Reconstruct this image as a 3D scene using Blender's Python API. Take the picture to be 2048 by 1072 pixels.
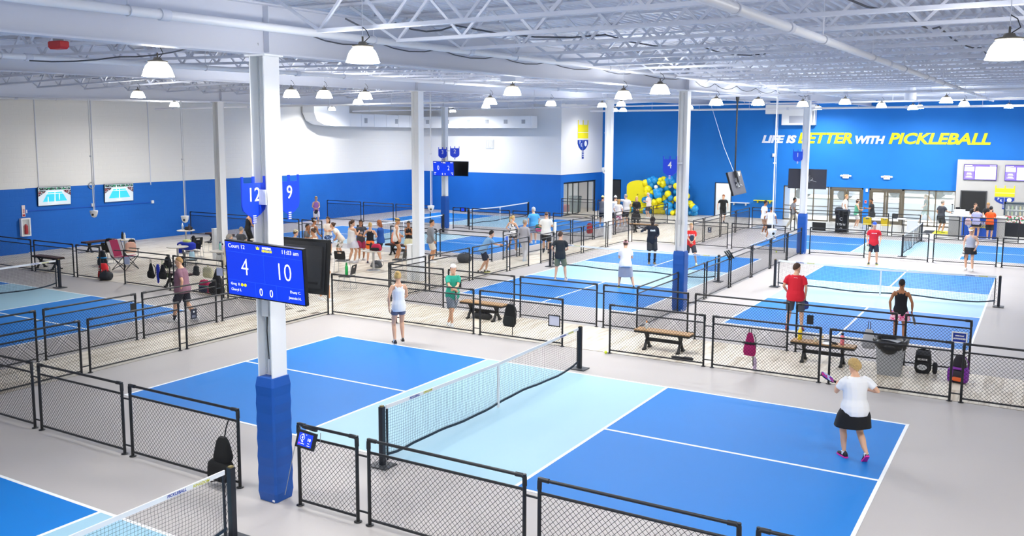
import bpy, math, random
from mathutils import Vector, Matrix
PI = math.pi
R = math.radians
rnd = random.Random(7)
SC = bpy.context.scene
COL = SC.collection
for o in list(bpy.data.objects):
    bpy.data.objects.remove(o)

# ---------------------------------------------------------------- camera
CX, CY, CZ = 15.2093, -10.5914, 5.0616
F, YAW, PIT, ROL, PCX, PCY = 1777.455, 0.532274, 0.118798, 0.00545, 1041.784, 483.263
_cy, _sy, _cp, _sp = math.cos(-YAW), math.sin(-YAW), math.cos(PIT), math.sin(PIT)
FW = Vector((_sy*_cp, _cy*_cp, -_sp))
RT0 = Vector((_cy, -_sy, 0))
UP0 = RT0.cross(FW)
RT = RT0*math.cos(ROL) + UP0*math.sin(ROL)
UPV = -RT0*math.sin(ROL) + UP0*math.cos(ROL)
cam = bpy.data.cameras.new('camera')
camo = bpy.data.objects.new('camera', cam)
COL.objects.link(camo)
cam.sensor_width = 36
cam.lens = F/2048*36
cam.shift_x = (1024-PCX)/2048
cam.shift_y = (PCY-536)/2048
cam.clip_end = 300
m = Matrix((RT, UPV, -FW)).transposed().to_4x4()
m.translation = (CX, CY, CZ)
camo.matrix_world = m
SC.camera = camo

# ---------------------------------------------------------------- world, exposure
w = bpy.data.worlds.new('world')
SC.world = w
w.use_nodes = True
w.node_tree.nodes['Background'].inputs[0].default_value = (1.0, 1.0, 1.0, 1)
w.node_tree.nodes['Background'].inputs[1].default_value = 0.8
SC.view_settings.view_transform = 'Standard'
SC.view_settings.look = 'None'
SC.view_settings.exposure = -0.28
SC.view_settings.gamma = 1
SC.view_settings.use_curve_mapping = False
LAMP_W = 135.0          # watts of each high-bay lamp
DOME = 75.0              # glow of its translucent dome

sl = bpy.data.lights.new('sun', 'SUN'); sl.energy = 8.0; sl.angle = R(3); sl.color = (1, .97, .92)
so_ = bpy.data.objects.new('sun', sl); COL.objects.link(so_); so_.location = (5, 70, 30); so_.rotation_euler = (R(-32), 0, R(12))   # daylight on the forecourt

def G(px, py, z=0.0):
    """point of the level z seen where a survey of the photo put it"""
    d = FW + RT*((px-PCX)/F) - UPV*((py-PCY)/F)
    t = (z-CZ)/d.z
    return Vector((CX+d.x*t, CY+d.y*t, z))

# ---------------------------------------------------------------- materials
def lin(h):
    if isinstance(h, str):
        h = h.lstrip('#')
        c = [int(h[i:i+2], 16)/255 for i in (0, 2, 4)]
        return tuple((x/12.92 if x <= .04045 else ((x+.055)/1.055)**2.4) for x in c)
    return h
_mc = {}
def mat(col, rough=.6, metal=0, em=0, var=0, scale=8, bump=0, bscale=60, alpha=1, spec=None, trans=0):
    key = (str(col), rough, metal, em, var, scale, bump, bscale, alpha, spec, trans)
    if key in _mc: return _mc[key]
    m = bpy.data.materials.new('mat_%d' % len(_mc))
    m.use_nodes = True
    nt = m.node_tree; b = nt.nodes['Principled BSDF']
    c = lin(col)
    b.inputs['Base Color'].default_value = (*c, 1)
    b.inputs['Roughness'].default_value = rough
    b.inputs['Metallic'].default_value = metal
    if spec is not None: b.inputs['Specular IOR Level'].default_value = spec
    if trans: b.inputs['Transmission Weight'].default_value = trans
    if em:
        b.inputs['Emission Color'].default_value = (*c, 1)
        b.inputs['Emission Strength'].default_value = em
    if alpha < 1: b.inputs['Alpha'].default_value = alpha
    if var or bump:
        tc = nt.nodes.new('ShaderNodeTexCoord')
        n = nt.nodes.new('ShaderNodeTexNoise'); n.inputs['Scale'].default_value = scale
        n.inputs['Detail'].default_value = 5
        nt.links.new(tc.outputs['Object'], n.inputs['Vector'])
        if var:
            mx = nt.nodes.new('ShaderNodeMix'); mx.data_type = 'RGBA'
            mx.inputs[6].default_value = (*[x*(1-var) for x in c], 1)
            mx.inputs[7].default_value = (*[min(1, x*(1+var)) for x in c], 1)
            nt.links.new(n.outputs[0], mx.inputs[0]); nt.links.new(mx.outputs[2], b.inputs['Base Color'])
        if bump:
            n2 = nt.nodes.new('ShaderNodeTexNoise'); n2.inputs['Scale'].default_value = bscale
            nt.links.new(tc.outputs['Object'], n2.inputs['Vector'])
            bp = nt.nodes.new('ShaderNodeBump'); bp.inputs['Strength'].default_value = bump
            nt.links.new(n2.outputs[0], bp.inputs['Height']); nt.links.new(bp.outputs[0], b.inputs['Normal'])
    _mc[key] = m
    return m

def pat_mat(base, spots, scale=14, thr=.5, rough=.8, kind='noise'):
    """cloth printed with patches of other colours"""
    key = ('pat', base, tuple(spots), scale, thr, kind)
    if key in _mc: return _mc[key]
    m = mat(base, rough).copy()
    nt = m.node_tree; b = nt.nodes['Principled BSDF']
    tc = nt.nodes.new('ShaderNodeTexCoord')
    last = None
    for i, s in enumerate(spots):
        mp = nt.nodes.new('ShaderNodeMapping'); mp.inputs['Location'].default_value = (i*3.7, i*1.3, i*5.1)
        nt.links.new(tc.outputs['Object'], mp.inputs[0])
        n = nt.nodes.new('ShaderNodeTexNoise' if kind == 'noise' else 'ShaderNodeTexVoronoi')
        n.inputs['Scale'].default_value = scale
        nt.links.new(mp.outputs[0], n.inputs['Vector'])
        r = nt.nodes.new('ShaderNodeValToRGB')
        r.color_ramp.interpolation = 'CONSTANT'
        r.color_ramp.elements[0].color = (1, 1, 1, 1) if kind != 'noise' else (0, 0, 0, 1)
        r.color_ramp.elements[1].position = thr
        r.color_ramp.elements[1].color = (0, 0, 0, 1) if kind != 'noise' else (1, 1, 1, 1)
        nt.links.new(n.outputs[0], r.inputs[0])
        mx = nt.nodes.new('ShaderNodeMix'); mx.data_type = 'RGBA'
        if last is None: mx.inputs[6].default_value = (*lin(base), 1)
        else: nt.links.new(last, mx.inputs[6])
        mx.inputs[7].default_value = (*lin(s), 1)
        nt.links.new(r.outputs[0], mx.inputs[0]); last = mx.outputs[2]
    nt.links.new(last, b.inputs['Base Color'])
    _mc[key] = m
    return m

# ---------------------------------------------------------------- mesh builder
class MB:
    def __init__(s): s.v = []; s.f = []; s.m = []; s.s = []
    def add(s, vs, fs, mi=0, sm=False):
        o = len(s.v); s.v.extend([tuple(p) for p in vs])
        for f in fs: s.f.append(tuple(i+o for i in f)); s.m.append(mi); s.s.append(sm)
        return s
    def box(s, c, d, mi=0, rz=0, rot=None):
        x, y, z = d[0]/2, d[1]/2, d[2]/2
        p = [Vector((a, b, e)) for a in (-x, x) for b in (-y, y) for e in (-z, z)]
        q = rot if rot is not None else (Matrix.Rotation(rz, 3, 'Z') if rz else None)
        if q is not None: p = [q @ v for v in p]
        p = [v+Vector(c) for v in p]
        return s.add(p, [(0, 1, 3, 2), (4, 6, 7, 5), (0, 4, 5, 1), (2, 3, 7, 6), (0, 2, 6, 4), (1, 5, 7, 3)], mi)
    def bb(s, x0, x1, y0, y1, z0, z1, mi=0):
        return s.box(((x0+x1)/2, (y0+y1)/2, (z0+z1)/2), (x1-x0, y1-y0, z1-z0), mi)
    def bar(s, a, b, w, h=None, mi=0, up=(0, 0, 1)):
        a, b = Vector(a), Vector(b); h = h or w
        d = (b-a).normalized(); u = Vector(up)
        sd = d.cross(u)
        if sd.length < 1e-4: sd = d.cross(Vector((1, 0, 0)))
        sd.normalize(); u = sd.cross(d)
        vs = [p+sd*i*w/2+u*j*h/2 for p in (a, b) for i, j in ((-1, -1), (1, -1), (1, 1), (-1, 1))]
        return s.add(vs, [(0, 3, 2, 1), (4, 5, 6, 7), (0, 1, 5, 4), (1, 2, 6, 5), (2, 3, 7, 6), (3, 0, 4, 7)], mi)
    def tube(s, pts, r, n=6, mi=0, sm=True, cap=True, sq=1.0):
        pts = [Vector(p) for p in pts]; k = len(pts)
        rs = r if isinstance(r, (list, tuple)) else [r]*k
        vs = []; pu = None
        for i, p in enumerate(pts):
            d = (pts[min(i+1, k-1)]-pts[max(i-1, 0)]).normalized()
            if pu is None:
                pu = Vector((0, 0, 1)) if abs(d.z) < .9 else Vector((1, 0, 0))
            sd = d.cross(pu).normalized(); pu = sd.cross(d).normalized()
            for j in range(n):
                a = 2*PI*j/n
                vs.append(p+sd*math.cos(a)*rs[i]+pu*math.sin(a)*rs[i]*sq)
        fs = [(i*n+j, i*n+(j+1) % n, (i+1)*n+(j+1) % n, (i+1)*n+j) for i in range(k-1) for j in range(n)]
        s.add(vs, fs, mi, sm)
        if cap:
            s.add(vs[:n], [tuple(range(n-1, -1, -1))], mi); s.add(vs[-n:], [tuple(range(n))], mi)
        return s
    def lathe(s, prof, n=16, mi=0, c=(0, 0, 0), sm=True, cap=True):
        c = Vector(c); vs = []
        for r, z in prof:
            for j in range(n):
                a = 2*PI*j/n; vs.append(c+Vector((r*math.cos(a), r*math.sin(a), z)))
        k = len(prof)
        fs = [(i*n+j, i*n+(j+1) % n, (i+1)*n+(j+1) % n, (i+1)*n+j) for i in range(k-1) for j in range(n)]
        s.add(vs, fs, mi, sm)
        if cap:
            s.add(vs[:n], [tuple(range(n-1, -1, -1))], mi); s.add(vs[-n:], [tuple(range(n))], mi)
        return s
    def rings(s, rg, mi=0, sm=True, cap=True):
        n = len(rg[0]); k = len(rg); vs = [p for r in rg for p in r]
        fs = [(i*n+j, i*n+(j+1) % n, (i+1)*n+(j+1) % n, (i+1)*n+j) for i in range(k-1) for j in range(n)]
        s.add(vs, fs, mi, sm)
        if cap:
            s.add(rg[0], [tuple(range(n-1, -1, -1))], mi, sm); s.add(rg[-1], [tuple(range(n))], mi, sm)
        return s
    def ball(s, c, r, n=10, k=7, mi=0, rot=None):
        c = Vector(c)
        if not isinstance(r, (list, tuple)): r = (r, r, r)
        vs = []
        for i in range(1, k):
            t = PI*i/k
            for j in range(n):
                a = 2*PI*j/n
                v = Vector((r[0]*math.sin(t)*math.cos(a), r[1]*math.sin(t)*math.sin(a), -r[2]*math.cos(t)))
                vs.append(c+(rot @ v if rot is not None else v))
        b = Vector((0, 0, -r[2])); tp = Vector((0, 0, r[2]))
        if rot is not None: b = rot @ b; tp = rot @ tp
        vs += [c+b, c+tp]
        fs = [(i*n+j, i*n+(j+1) % n, (i+1)*n+(j+1) % n, (i+1)*n+j) for i in range(k-2) for j in range(n)]
        fs += [(len(vs)-2, (j+1) % n, j) for j in range(n)]
        fs += [(len(vs)-1, (k-2)*n+j, (k-2)*n+(j+1) % n) for j in range(n)]
        return s.add(vs, fs, mi, True)
    def prism(s, out, z0, z1, mi=0, M=None):
        """polygon outline (x, y) raised from z0 to z1"""
        n = len(out)
        vs = [Vector((x, y, z0)) for x, y in out]+[Vector((x, y, z1)) for x, y in out]
        if M is not None: vs = [M @ v for v in vs]
        return s.add(vs, [tuple(range(n-1, -1, -1)), tuple(range(n, 2*n))]+[(i, (i+1) % n, n+(i+1) % n, n+i) for i in range(n)], mi)
    def xf(s, M):
        s.v = [tuple(M @ Vector(p)) for p in s.v]; return s
    def join(s, o, mo=0, M=None):
        vs = o.v if M is None else [M @ Vector(p) for p in o.v]
        k = len(s.v); s.v.extend([tuple(p) for p in vs])
        for f, m_, q in zip(o.f, o.m, o.s): s.f.append(tuple(i+k for i in f)); s.m.append(m_+mo); s.s.append(q)
        return s
    def mesh(s, name='m', mats=()):
        me = bpy.data.meshes.new(name); me.from_pydata(s.v, [], s.f)
        for x in mats: me.materials.append(x)
        me.polygons.foreach_set('material_index', s.m)
        me.polygons.foreach_set('use_smooth', s.s)
        me.update(); return me
    def build(s, name, mats, parent=None, loc=(0, 0, 0), rot=(0, 0, 0)):
        if not isinstance(mats, (list, tuple)): mats = [mats]
        return put(name, s.mesh(name, mats), parent, loc, rot)

def put(name, me, parent=None, loc=(0, 0, 0), rot=(0, 0, 0)):
    o = bpy.data.objects.new(name, me); COL.objects.link(o)
    o.location = loc; o.rotation_euler = rot
    if parent is not None: o.parent = parent
    return o
def tag(o, label=None, cat=None, group=None, kind=None):
    if label: o['label'] = label
    if cat: o['category'] = cat
    if group: o['group'] = group
    if kind: o['kind'] = kind
    return o
def thing(name, label, cat, loc=(0, 0, 0), rz=0, group=None, rot=None):
    o = put(name, None, None, loc, rot or (0, 0, rz))
    return tag(o, label, cat, group)
def txt(name, body, size, m_, parent, loc, rot, ext=.004, shear=0, off=0, ax='CENTER', ay='CENTER', sx=1, label=None):
    c = bpy.data.curves.new(name, 'FONT')
    c.body = body; c.size = size; c.extrude = ext; c.shear = shear; c.offset = off
    c.align_x = ax; c.align_y = ay; c.resolution_u = 3
    t = bpy.data.objects.new(name, c); COL.objects.link(t)
    dg = bpy.context.evaluated_depsgraph_get()
    me = bpy.data.meshes.new_from_object(t.evaluated_get(dg))
    bpy.data.objects.remove(t); bpy.data.curves.remove(c)
    for v in me.vertices: v.co.x *= sx
    me.materials.clear(); me.materials.append(m_)
    o = put(name, me, parent, loc, rot)
    if label: o['label'] = label
    return o
ORD = ['first', 'second', 'third', 'fourth', 'fifth', 'sixth', 'seventh', 'eighth', 'ninth', 'tenth', 'eleventh', 'twelfth']
# ---------------------------------------------------------------- palette
M_WHITE = mat('#eceef0', .55)
M_STEEL = mat('#d3d7e3', .5)
M_BLACK = mat('#15171c', .45)
M_BLK2 = mat('#0f1013', .6)
M_PAD = mat('#074fa6', .42, bump=.15, bscale=6)
M_LINE = mat('#f4f6f6', .6)
M_BLUE = mat('#0677ca', .55, spec=.3, var=.05, scale=.7, bump=.03, bscale=220)
M_LBLUE = mat('#9dc6d8', .5, var=.03, scale=.8, bump=.03, bscale=220)
M_GREY = mat('#b2adaa', .5, var=.05, scale=.5, bump=.04, bscale=200)
M_SIGN = mat('#0a3fd8', .4)
M_YEL = mat('#f2e51c', .5)
M_TV = mat('#0a0b0d', .3)
M_CHROME = mat('#b9babc', .3, .8)
M_GLASS = mat('#e8f4f2', .05, alpha=.16, spec=.5)
M_BROWN = mat('#8a5a34', .5, var=.25, scale=6)
M_DKBRN = mat('#4a2a28', .6, var=.2, scale=6)
M_TAN = mat('#a98458', .5, var=.2, scale=6)

def wall_mat(lo, hi, zsplit, brick=True):
    """painted block wall: one colour below the paint line, another above it"""
    m = mat(hi, .7).copy(); nt = m.node_tree; b = nt.nodes['Principled BSDF']
    g = nt.nodes.new('ShaderNodeNewGeometry'); sp = nt.nodes.new('ShaderNodeSeparateXYZ')
    nt.links.new(g.outputs['Position'], sp.inputs[0])
    c = nt.nodes.new('ShaderNodeMath'); c.operation = 'GREATER_THAN'; c.inputs[1].default_value = zsplit
    nt.links.new(sp.outputs['Z'], c.inputs[0])
    nz = nt.nodes.new('ShaderNodeTexNoise'); nz.inputs['Scale'].default_value = .6
    nt.links.new(g.outputs['Position'], nz.inputs['Vector'])
    mv = nt.nodes.new('ShaderNodeMix'); mv.data_type = 'RGBA'
    L = lin(lo)
    mv.inputs[6].default_value = (*[x*.88 for x in L], 1); mv.inputs[7].default_value = (*[min(1, x*1.12) for x in L], 1)
    nt.links.new(nz.outputs[0], mv.inputs[0])
    mx = nt.nodes.new('ShaderNodeMix'); mx.data_type = 'RGBA'
    nt.links.new(c.outputs[0], mx.inputs[0]); nt.links.new(mv.outputs[2], mx.inputs[6]); mx.inputs[7].default_value = (*lin(hi), 1)
    nt.links.new(mx.outputs[2], b.inputs['Base Color'])
    if brick:
        cb = nt.nodes.new('ShaderNodeCombineXYZ'); ad = nt.nodes.new('ShaderNodeMath'); ad.operation = 'ADD'
        nt.links.new(sp.outputs['X'], ad.inputs[0]); nt.links.new(sp.outputs['Y'], ad.inputs[1])
        nt.links.new(ad.outputs[0], cb.inputs[0]); nt.links.new(sp.outputs['Z'], cb.inputs[1])
        br = nt.nodes.new('ShaderNodeTexBrick'); br.inputs['Scale'].default_value = 1
        br.inputs['Brick Width'].default_value = .4; br.inputs['Row Height'].default_value = .2
        br.inputs['Mortar Size'].default_value = .008; br.inputs['Mortar Smooth'].default_value = .4
        nt.links.new(cb.outputs[0], br.inputs['Vector'])
        bp = nt.nodes.new('ShaderNodeBump'); bp.inputs['Strength'].default_value = .35; bp.inputs['Distance'].default_value = .02
        bp.invert = True
        nt.links.new(br.outputs['Fac'], bp.inputs['Height']); nt.links.new(bp.outputs[0], b.inputs['Normal'])
    return m
def plank_mat():
    m = mat('#cfc6b8', .45).copy(); nt = m.node_tree; b = nt.nodes['Principled BSDF']
    g = nt.nodes.new('ShaderNodeNewGeometry'); oi = nt.nodes.new('ShaderNodeObjectInfo')
    mp = nt.nodes.new('ShaderNodeMapping'); mp.inputs['Scale'].default_value = (9, .9, 1)
    nt.links.new(g.outputs['Position'], mp.inputs[0])
    n = nt.nodes.new('ShaderNodeTexNoise'); n.inputs['Scale'].default_value = 1.6; n.inputs['Detail'].default_value = 5
    nt.links.new(mp.outputs[0], n.inputs['Vector'])
    ad = nt.nodes.new('ShaderNodeMath'); ad.operation = 'ADD'
    nt.links.new(g.outputs['Random Per Island'], ad.inputs[0]); nt.links.new(oi.outputs['Random'], ad.inputs[1])
    fr = nt.nodes.new('ShaderNodeMath'); fr.operation = 'FRACT'; nt.links.new(ad.outputs[0], fr.inputs[0])
    ml = nt.nodes.new('ShaderNodeMath'); ml.operation = 'MULTIPLY_ADD'; ml.inputs[1].default_value = .35
    nt.links.new(fr.outputs[0], ml.inputs[0]); nt.links.new(n.outputs[0], ml.inputs[2])
    r = nt.nodes.new('ShaderNodeValToRGB')
    r.color_ramp.elements[0].position = .3; r.color_ramp.elements[0].color = (*lin('#ad9f88'), 1)
    r.color_ramp.elements[1].position = .75; r.color_ramp.elements[1].color = (*lin('#e0d8c8'), 1)
    nt.links.new(ml.outputs[0], r.inputs[0]); nt.links.new(r.outputs[0], b.inputs['Base Color'])
    return m
M_PLANK = plank_mat()

# ---------------------------------------------------------------- setting
def zg(x, y):
    """underside of the roof girders: the roof drains in shallow slopes"""
    return 6.1+.0165*(y+2)+(.18 if x < 2 else 0)-(.22 if x < -9 else 0)
W_LEFT = wall_mat('#0264c2', '#e9e8e4', 2.73)
W_BACKA = wall_mat('#0266c4', '#e6e7e9', 2.62, False)
W_BLUE = wall_mat('#0370c8', '#0370c8', 20, False)
fl = MB().bb(-22.3, 24, -16, 45, -.12, 0).build('floor', M_GREY); tag(fl, 'grey acrylic playing floor around the blue courts', kind='structure')
wl = MB().bb(-22.25, -22, -16, 39, 0, 8).build('wall_left', W_LEFT); tag(wl, 'painted block wall, white above a blue band', kind='structure')
MB().bb(-22, -21.72, 8.6, 11.0, 0, 8).build('pilaster', W_LEFT, wl)
ww = wl
for y in (11.75, 14.35, 17.3):
    MB().bb(-22, -21.97, y, y+.03, 2.75 if y < 17 else 2.6, 7.2).build('conduit', M_STEEL, wl)
MB().bb(-22, -21.97, 11.0, 17.4, 1.74, 1.76).build('conduit', mat('#0a4fc0', .5), wl)
for y, z in ((14.2, 1.83), (17.35, 1.78), (11.1, 1.75)):
    MB().bb(-22, -21.92, y-.06, y+.06, z-.07, z+.07).build('junction_box', M_WHITE, wl)
rg = MB()
rg.tube([(-21.95, 14.2+.14*math.cos(a*PI/8), 2.72+.14*math.sin(a*PI/8)) for a in range(17)], .02, 5)
rg.build('cable_loop', mat('#9aa0a6', .5), wl)
wa = MB().bb(-22.25, -11.25, 38.8, 39.05, 0, 8).build('wall_back', W_BACKA); tag(wa, 'white over blue wall under the long duct', kind='structure')
# wall with the crest and glass front (x = -11)
wc = MB().bb(-11.25, -11, 38.8, 39.2, 0, 8).bb(-11.25, -11, 39.2, 43.9, 2.12, 8).bb(-11.25, -11, 43.9, 45.05, 0, 8).build('wall_side', W_BACKA)
tag(wc, 'short return wall with the paddle crest above a glass front', kind='structure')
wb = MB()
wb.bb(-11.25, -10.6, 44.8, 45.05, 0, 8).bb(-10.6, -9.6, 44.8, 45.05, 2.1, 8).bb(-9.6, -3.0, 44.8, 45.05, 0, 8).bb(-3.0, -1.9, 44.8, 45.05, 2.1, 8).bb(-1.9, 1.35, 44.8, 45.05, 0, 8)
wb.bb(1.35, 10.95, 44.8, 45.05, 2.1, 8).bb(6.0, 6.33, 44.8, 45.05, 0, 2.1)
wb = wb.build('wall_right', W_BLUE); tag(wb, 'tall bright blue end wall with white and yellow lettering', kind='structure')
wg = MB().bb(10.95, 22, 44.35, 44.8, 0, 3.87).bb(10.95, 22, 44.8, 45.05, 3.6, 8, 1).build('wall_reception', [mat('#b7b6b4', .7, var=.04, scale=2), W_BLUE])
tag(wg, 'light grey feature wall behind the reception desk', kind='structure')
MB().bb(-11.0, -10.97, 38.8, 45.05, 2.62, 2.645).build('paint_edge', M_WHITE, wc)
# far room behind the glass and lobby beyond the doors
bx = MB().bb(-14.5, -14.3, 39.06, 46, 0, 3).bb(-14.4, -11.2, 45.9, 46.1, 0, 3).bb(-14.5, -11.25, 39.06, 46.1, 2.6, 2.7).build('wall_storeroom', mat('#e3e2de', .7)); tag(bx, 'pale store room behind the glass front', kind='structure')
cr = MB().bb(-4.5, 1.2, 47.0, 47.1, 0, 3).bb(-3.25, -3.15, 45, 47, 0, 3).bb(-1.7, -1.6, 45, 47, 0, 3).build('wall_corridor', mat('#e4e6e4', .7)); tag(cr, 'white corridor wall behind the open doorway', kind='structure')
og = MB().bb(-16, 26, 45.05, 75, -.12, -.01).build('floor', mat('#e6e7e3', .7)); tag(og, 'pale concrete forecourt outside the entrance', kind='structure')
ow = MB().bb(0, 13, 49.8, 50.0, 0, .98).bb(0, 13, 50.0, 60, 0, .95).build('wall_outside', mat('#e8ebe6', .7)); tag(ow, 'low white retaining wall outside the entrance glass', kind='structure')

# ceiling deck with flutes running into the distance
dk = MB(); p = -22.2
prof = []
while p < 17.5:
    prof += [(p, 0), (p+.055, 0), (p+.075, .045), (p+.13, .045)]
    p += .15
ys = [-16, 4, 14, 24, 34, 45.2]
def zd(x, y): return 6.1+.0165*(y+2)+.86+.18*min(1, max(0, (6.2-x)/9.6))-.22*min(1, max(0, (-3.4-x)/9.8))
vs = [(x, y, zd(x, y)+dz) for y in ys for x, dz in prof]
n = len(prof)
dk.add(vs, [(i*n+j, (i+1)*n+j, (i+1)*n+j+1, i*n+j+1) for i in range(len(ys)-1) for j in range(n-1)])
ce = dk.build('ceiling', mat('#dde1ec', .6)); tag(ce, 'white fluted metal roof deck', kind='structure')
rs = MB().bb(-22.3, 24, -16, 45.3, 8.0, 8.1).build('ceiling', M_WHITE); tag(rs, 'roof slab above the deck', kind='structure')
# roof continues past the last girder
MB().bb(17.4, 24, -16, 45.2, 7.0, 7.05).build('roof_sheet', M_STEEL, ce)

# girders, joists
def girder(x, lab):
    g = thing('roof_girder', lab, 'beam', (x, -16, 0))
    def seg(name, z0, z1, hw, m_=M_STEEL):
        mb = MB(); pts = []
        for y in (-16, 45.0):
            zb = zg(x, y)
            pts += [(-hw, y+16, zb+z0), (hw, y+16, zb+z0), (hw, y+16, zb+z1), (-hw, y+16, zb+z1)]
        mb.add(pts, [(0, 1, 2, 3), (7, 6, 5, 4), (0, 4, 5, 1), (1, 5, 6, 2), (2, 6, 7, 3), (3, 7, 4, 0)])
        mb.build(name, m_, g)
    seg('bottom_flange', 0, .022, .11); seg('web', .022, .64, .006); seg('top_flange', .64, .66, .11)
    for y in (-2.02, 13.9, 28.9):
        for sx in (-1, 1): MB().box((sx*.06, y+16, zg(x, y)+.33), (.1, .012, .6)).build('stiffener', M_STEEL, g)
    return g
girder(6.2, 'deep white roof girder over the column with the court 12 score screen')
girder(-3.4, 'white roof girder over the bare white columns beside the social area')
girder(-13.0, 'white roof girder nearest the left wall')
girder(15.9, 'white roof girder at the far right of the hall')
_jc = {}
def joist(x0, x1, y, near, lab, grp):
    j = thing('roof_joist', lab, 'joist', (x0, y, 0), 0, grp)
    Lx = x1-x0; za = zg(x0+.01, y)+.66; zb = zg(x1-.01, y)+.66
    if x0 < -20: za = zb+.1
    nb = 8; dx = Lx/nb
    def zt(x): return za+(zb-za)*x/Lx+.16
    def zl(x): return zt(x)-.56
    MB().bar((0, 0, zt(0)), (Lx, 0, zt(Lx)), .09, .035).build('top_chord', M_STEEL, j)
    b0, b1 = dx*.8, Lx-dx*.8
    MB().bar((b0, 0, zl(b0)), (b1, 0, zl(b1)), .09, .045).build('bottom_chord', M_STEEL, j)
    web = []
    xs = [b0+(b1-b0)*k/(nb-1) for k in range(nb)]
    web.append(((.1, 0, zt(.1)-.03), (b0+.02, 0, zl(b0))))
    for k in range(nb-1):
        xm = (xs[k]+xs[k+1])/2
        web.append(((xs[k], 0, zl(xs[k])), (xm, 0, zt(xm)))); web.append(((xm, 0, zt(xm)), (xs[k+1], 0, zl(xs[k+1]))))
    web.append(((b1-.02, 0, zl(b1)), (Lx-.1, 0, zt(Lx-.1)-.03)))
    if near:
        for a, b in web: MB().bar(a, b, .035, .035, up=(0, 1, 0)).build('web_member', M_STEEL, j)
    else:
        mb = MB()
        for a, b in web: mb.bar(a, b, .035, .035, up=(0, 1, 0))
        tag(mb.build('web_bars', M_STEEL, j), kind='stuff')
bays = [(-22, -13.0, 'touching the left wall'), (-13.0, -3.4, 'left of the bare-column girder'),
        (-3.4, 6.2, 'left of the biggest girder'), (6.2, 15.9, 'right of the biggest girder')]
def nth(n): return '%d%s' % (n, {1: 'st', 2: 'nd', 3: 'rd'}.get(n % 10 if n not in (11, 12, 13) else 0, 'th'))
for x0, x1, d in bays:
    for k in range(-1, 29):
        y = -2.0+1.59*k
        if x1 > 10 and y < -3: continue
        joist(x0, x1, y, (y < 10 and x0 > -5) or (y < 5 and x0 > -14), 'white roof joist, %s row back from the camera, %s' % (nth(k+2), d), 'roof joists '+d)
# joist bridging rods and sprinkler mains
def pipe(lab, pts, r, hang, cat='pipe'):
    p = thing('ceiling_pipe', lab, cat, pts[0])
    o = Vector(pts[0])
    MB().tube([Vector(q)-o for q in pts], r, 10).build('pipe_run', mat('#e6e8ee', .4), p)
    a, b = Vector(pts[0]), Vector(pts[-1]); L = (b-a).length
    k = 0
    for i in range(int(L/hang)+1):
        q = a+(b-a)*((i+.4)*hang/L)-o
        if (q.length > L): break
        MB().tube([q+Vector((0, 0, r*.5)), q+Vector((0, 0, .42))], .009, 5).lathe([(r+.012, -.03), (r+.012, .03)], 10, 0, q).build('hanger', M_STEEL, p) if abs((b-a).y) < 1 else \
            MB().tube([q+Vector((0, 0, r*.5)), q+Vector((0, 0, .42))], .009, 5).tube([q+Vector((r*1.15*math.cos(t), 0, r*1.15*math.sin(t))) for t in [x*PI/6 for x in range(13)]], .008, 4).build('hanger', M_STEEL, p)
    for i in range(1, int(L/6.2)):
        q = a+(b-a)*(i*6.2/L)-o
        MB().tube([q-(b-a).normalized()*.06, q+(b-a).normalized()*.06], r*1.28, 10).build('coupling', M_STEEL, p)
pipe('big white sprinkler main slanting across the upper right of the ceiling', [(13.0, -8, 6.0), (13.0, 34, 6.69)], .045, 3.2)
pipe('white sprinkler pipe running along the near side of the big girder', [(6.52, -10, 6.29), (6.52, 44, 7.18)], .055, 4.1)
pipe('thinner white pipe under the joists left of the big girder', [(4.6, -8, 6.22), (4.6, 44, 7.05)], .04, 4.1)
pipe('white pipe under the joists above the near left court', [(0.5, -8, 6.2), (0.5, 44, 7.15)], .05, 4.1)
pipe('white pipe beside the girder over the bare columns', [(-3.9, -8, 6.3), (-3.9, 44, 7.2)], .05, 4.1)
pipe('white pipe close to the left wall under the roof', [(-17.5, -4, 6.1), (-17.5, 36.5, 6.85)], .05, 4.1)
pipe('white cross pipe near the blue end wall', [(-10, 40.8, 6.62), (20, 40.8, 6.7)], .06, 3.0)
pipe('white branch pipe crossing over the far courts', [(-20.7, 30.5, 6.45), (20, 30.5, 6.65)], .035, 3.2)
pipe('white branch pipe crossing over the middle courts', [(-21, 17.0, 6.2), (20, 17.0, 6.4)], .035, 3.2)

# black wiring
def cable(lab, pts, r=.012, sag=.12, m_=None):
    o = Vector(pts[0]); q = []
    for i in range(len(pts)-1):
        a, b = Vector(pts[i]), Vector(pts[i+1])
        for t in (0, .25, .5, .75): q.append(a.lerp(b, t)-Vector((0, 0, sag*4*t*(1-t)))-o)
    q.append(Vector(pts[-1])-o)
    c = thing('cable', lab, 'cable', pts[0]); MB().tube(q, r, 5).build('wire', m_ or mat('#4a4e58', .6), c); return c
cable('dark wire looping along the big girder above the near court', [(6.36, y, 6.42+.017*(y+2)) for y in (-1.4, .1, 1.7, 3.6, 5.5, 7.8, 10, 13.5)], .01, .09)
cable('dark wire looping along the big girder past the second padded column', [(6.36, y, 6.35+.017*(y+2)) for y in (14.3, 16, 18.2, 20.4, 23, 26, 28.6)], .012, .14)
cable('bundle of dark wires strung across the joists near the big girder', [(6.9, -1.2, 6.62), (7.2, -.5, 6.62), (7.6, .4, 6.66), (8.8, 3, 6.72), (9.3, 6, 6.8), (9.8, 9, 6.85)], .013, .1)
cable('dark wires hanging off the joists at the upper right', [(13.0, -.6, 6.7), (13.6, 1.6, 6.62), (13.7, 4.2, 6.7), (14.0, 8.5, 6.75), (14.2, 14, 6.9)], .014, .1)
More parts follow.
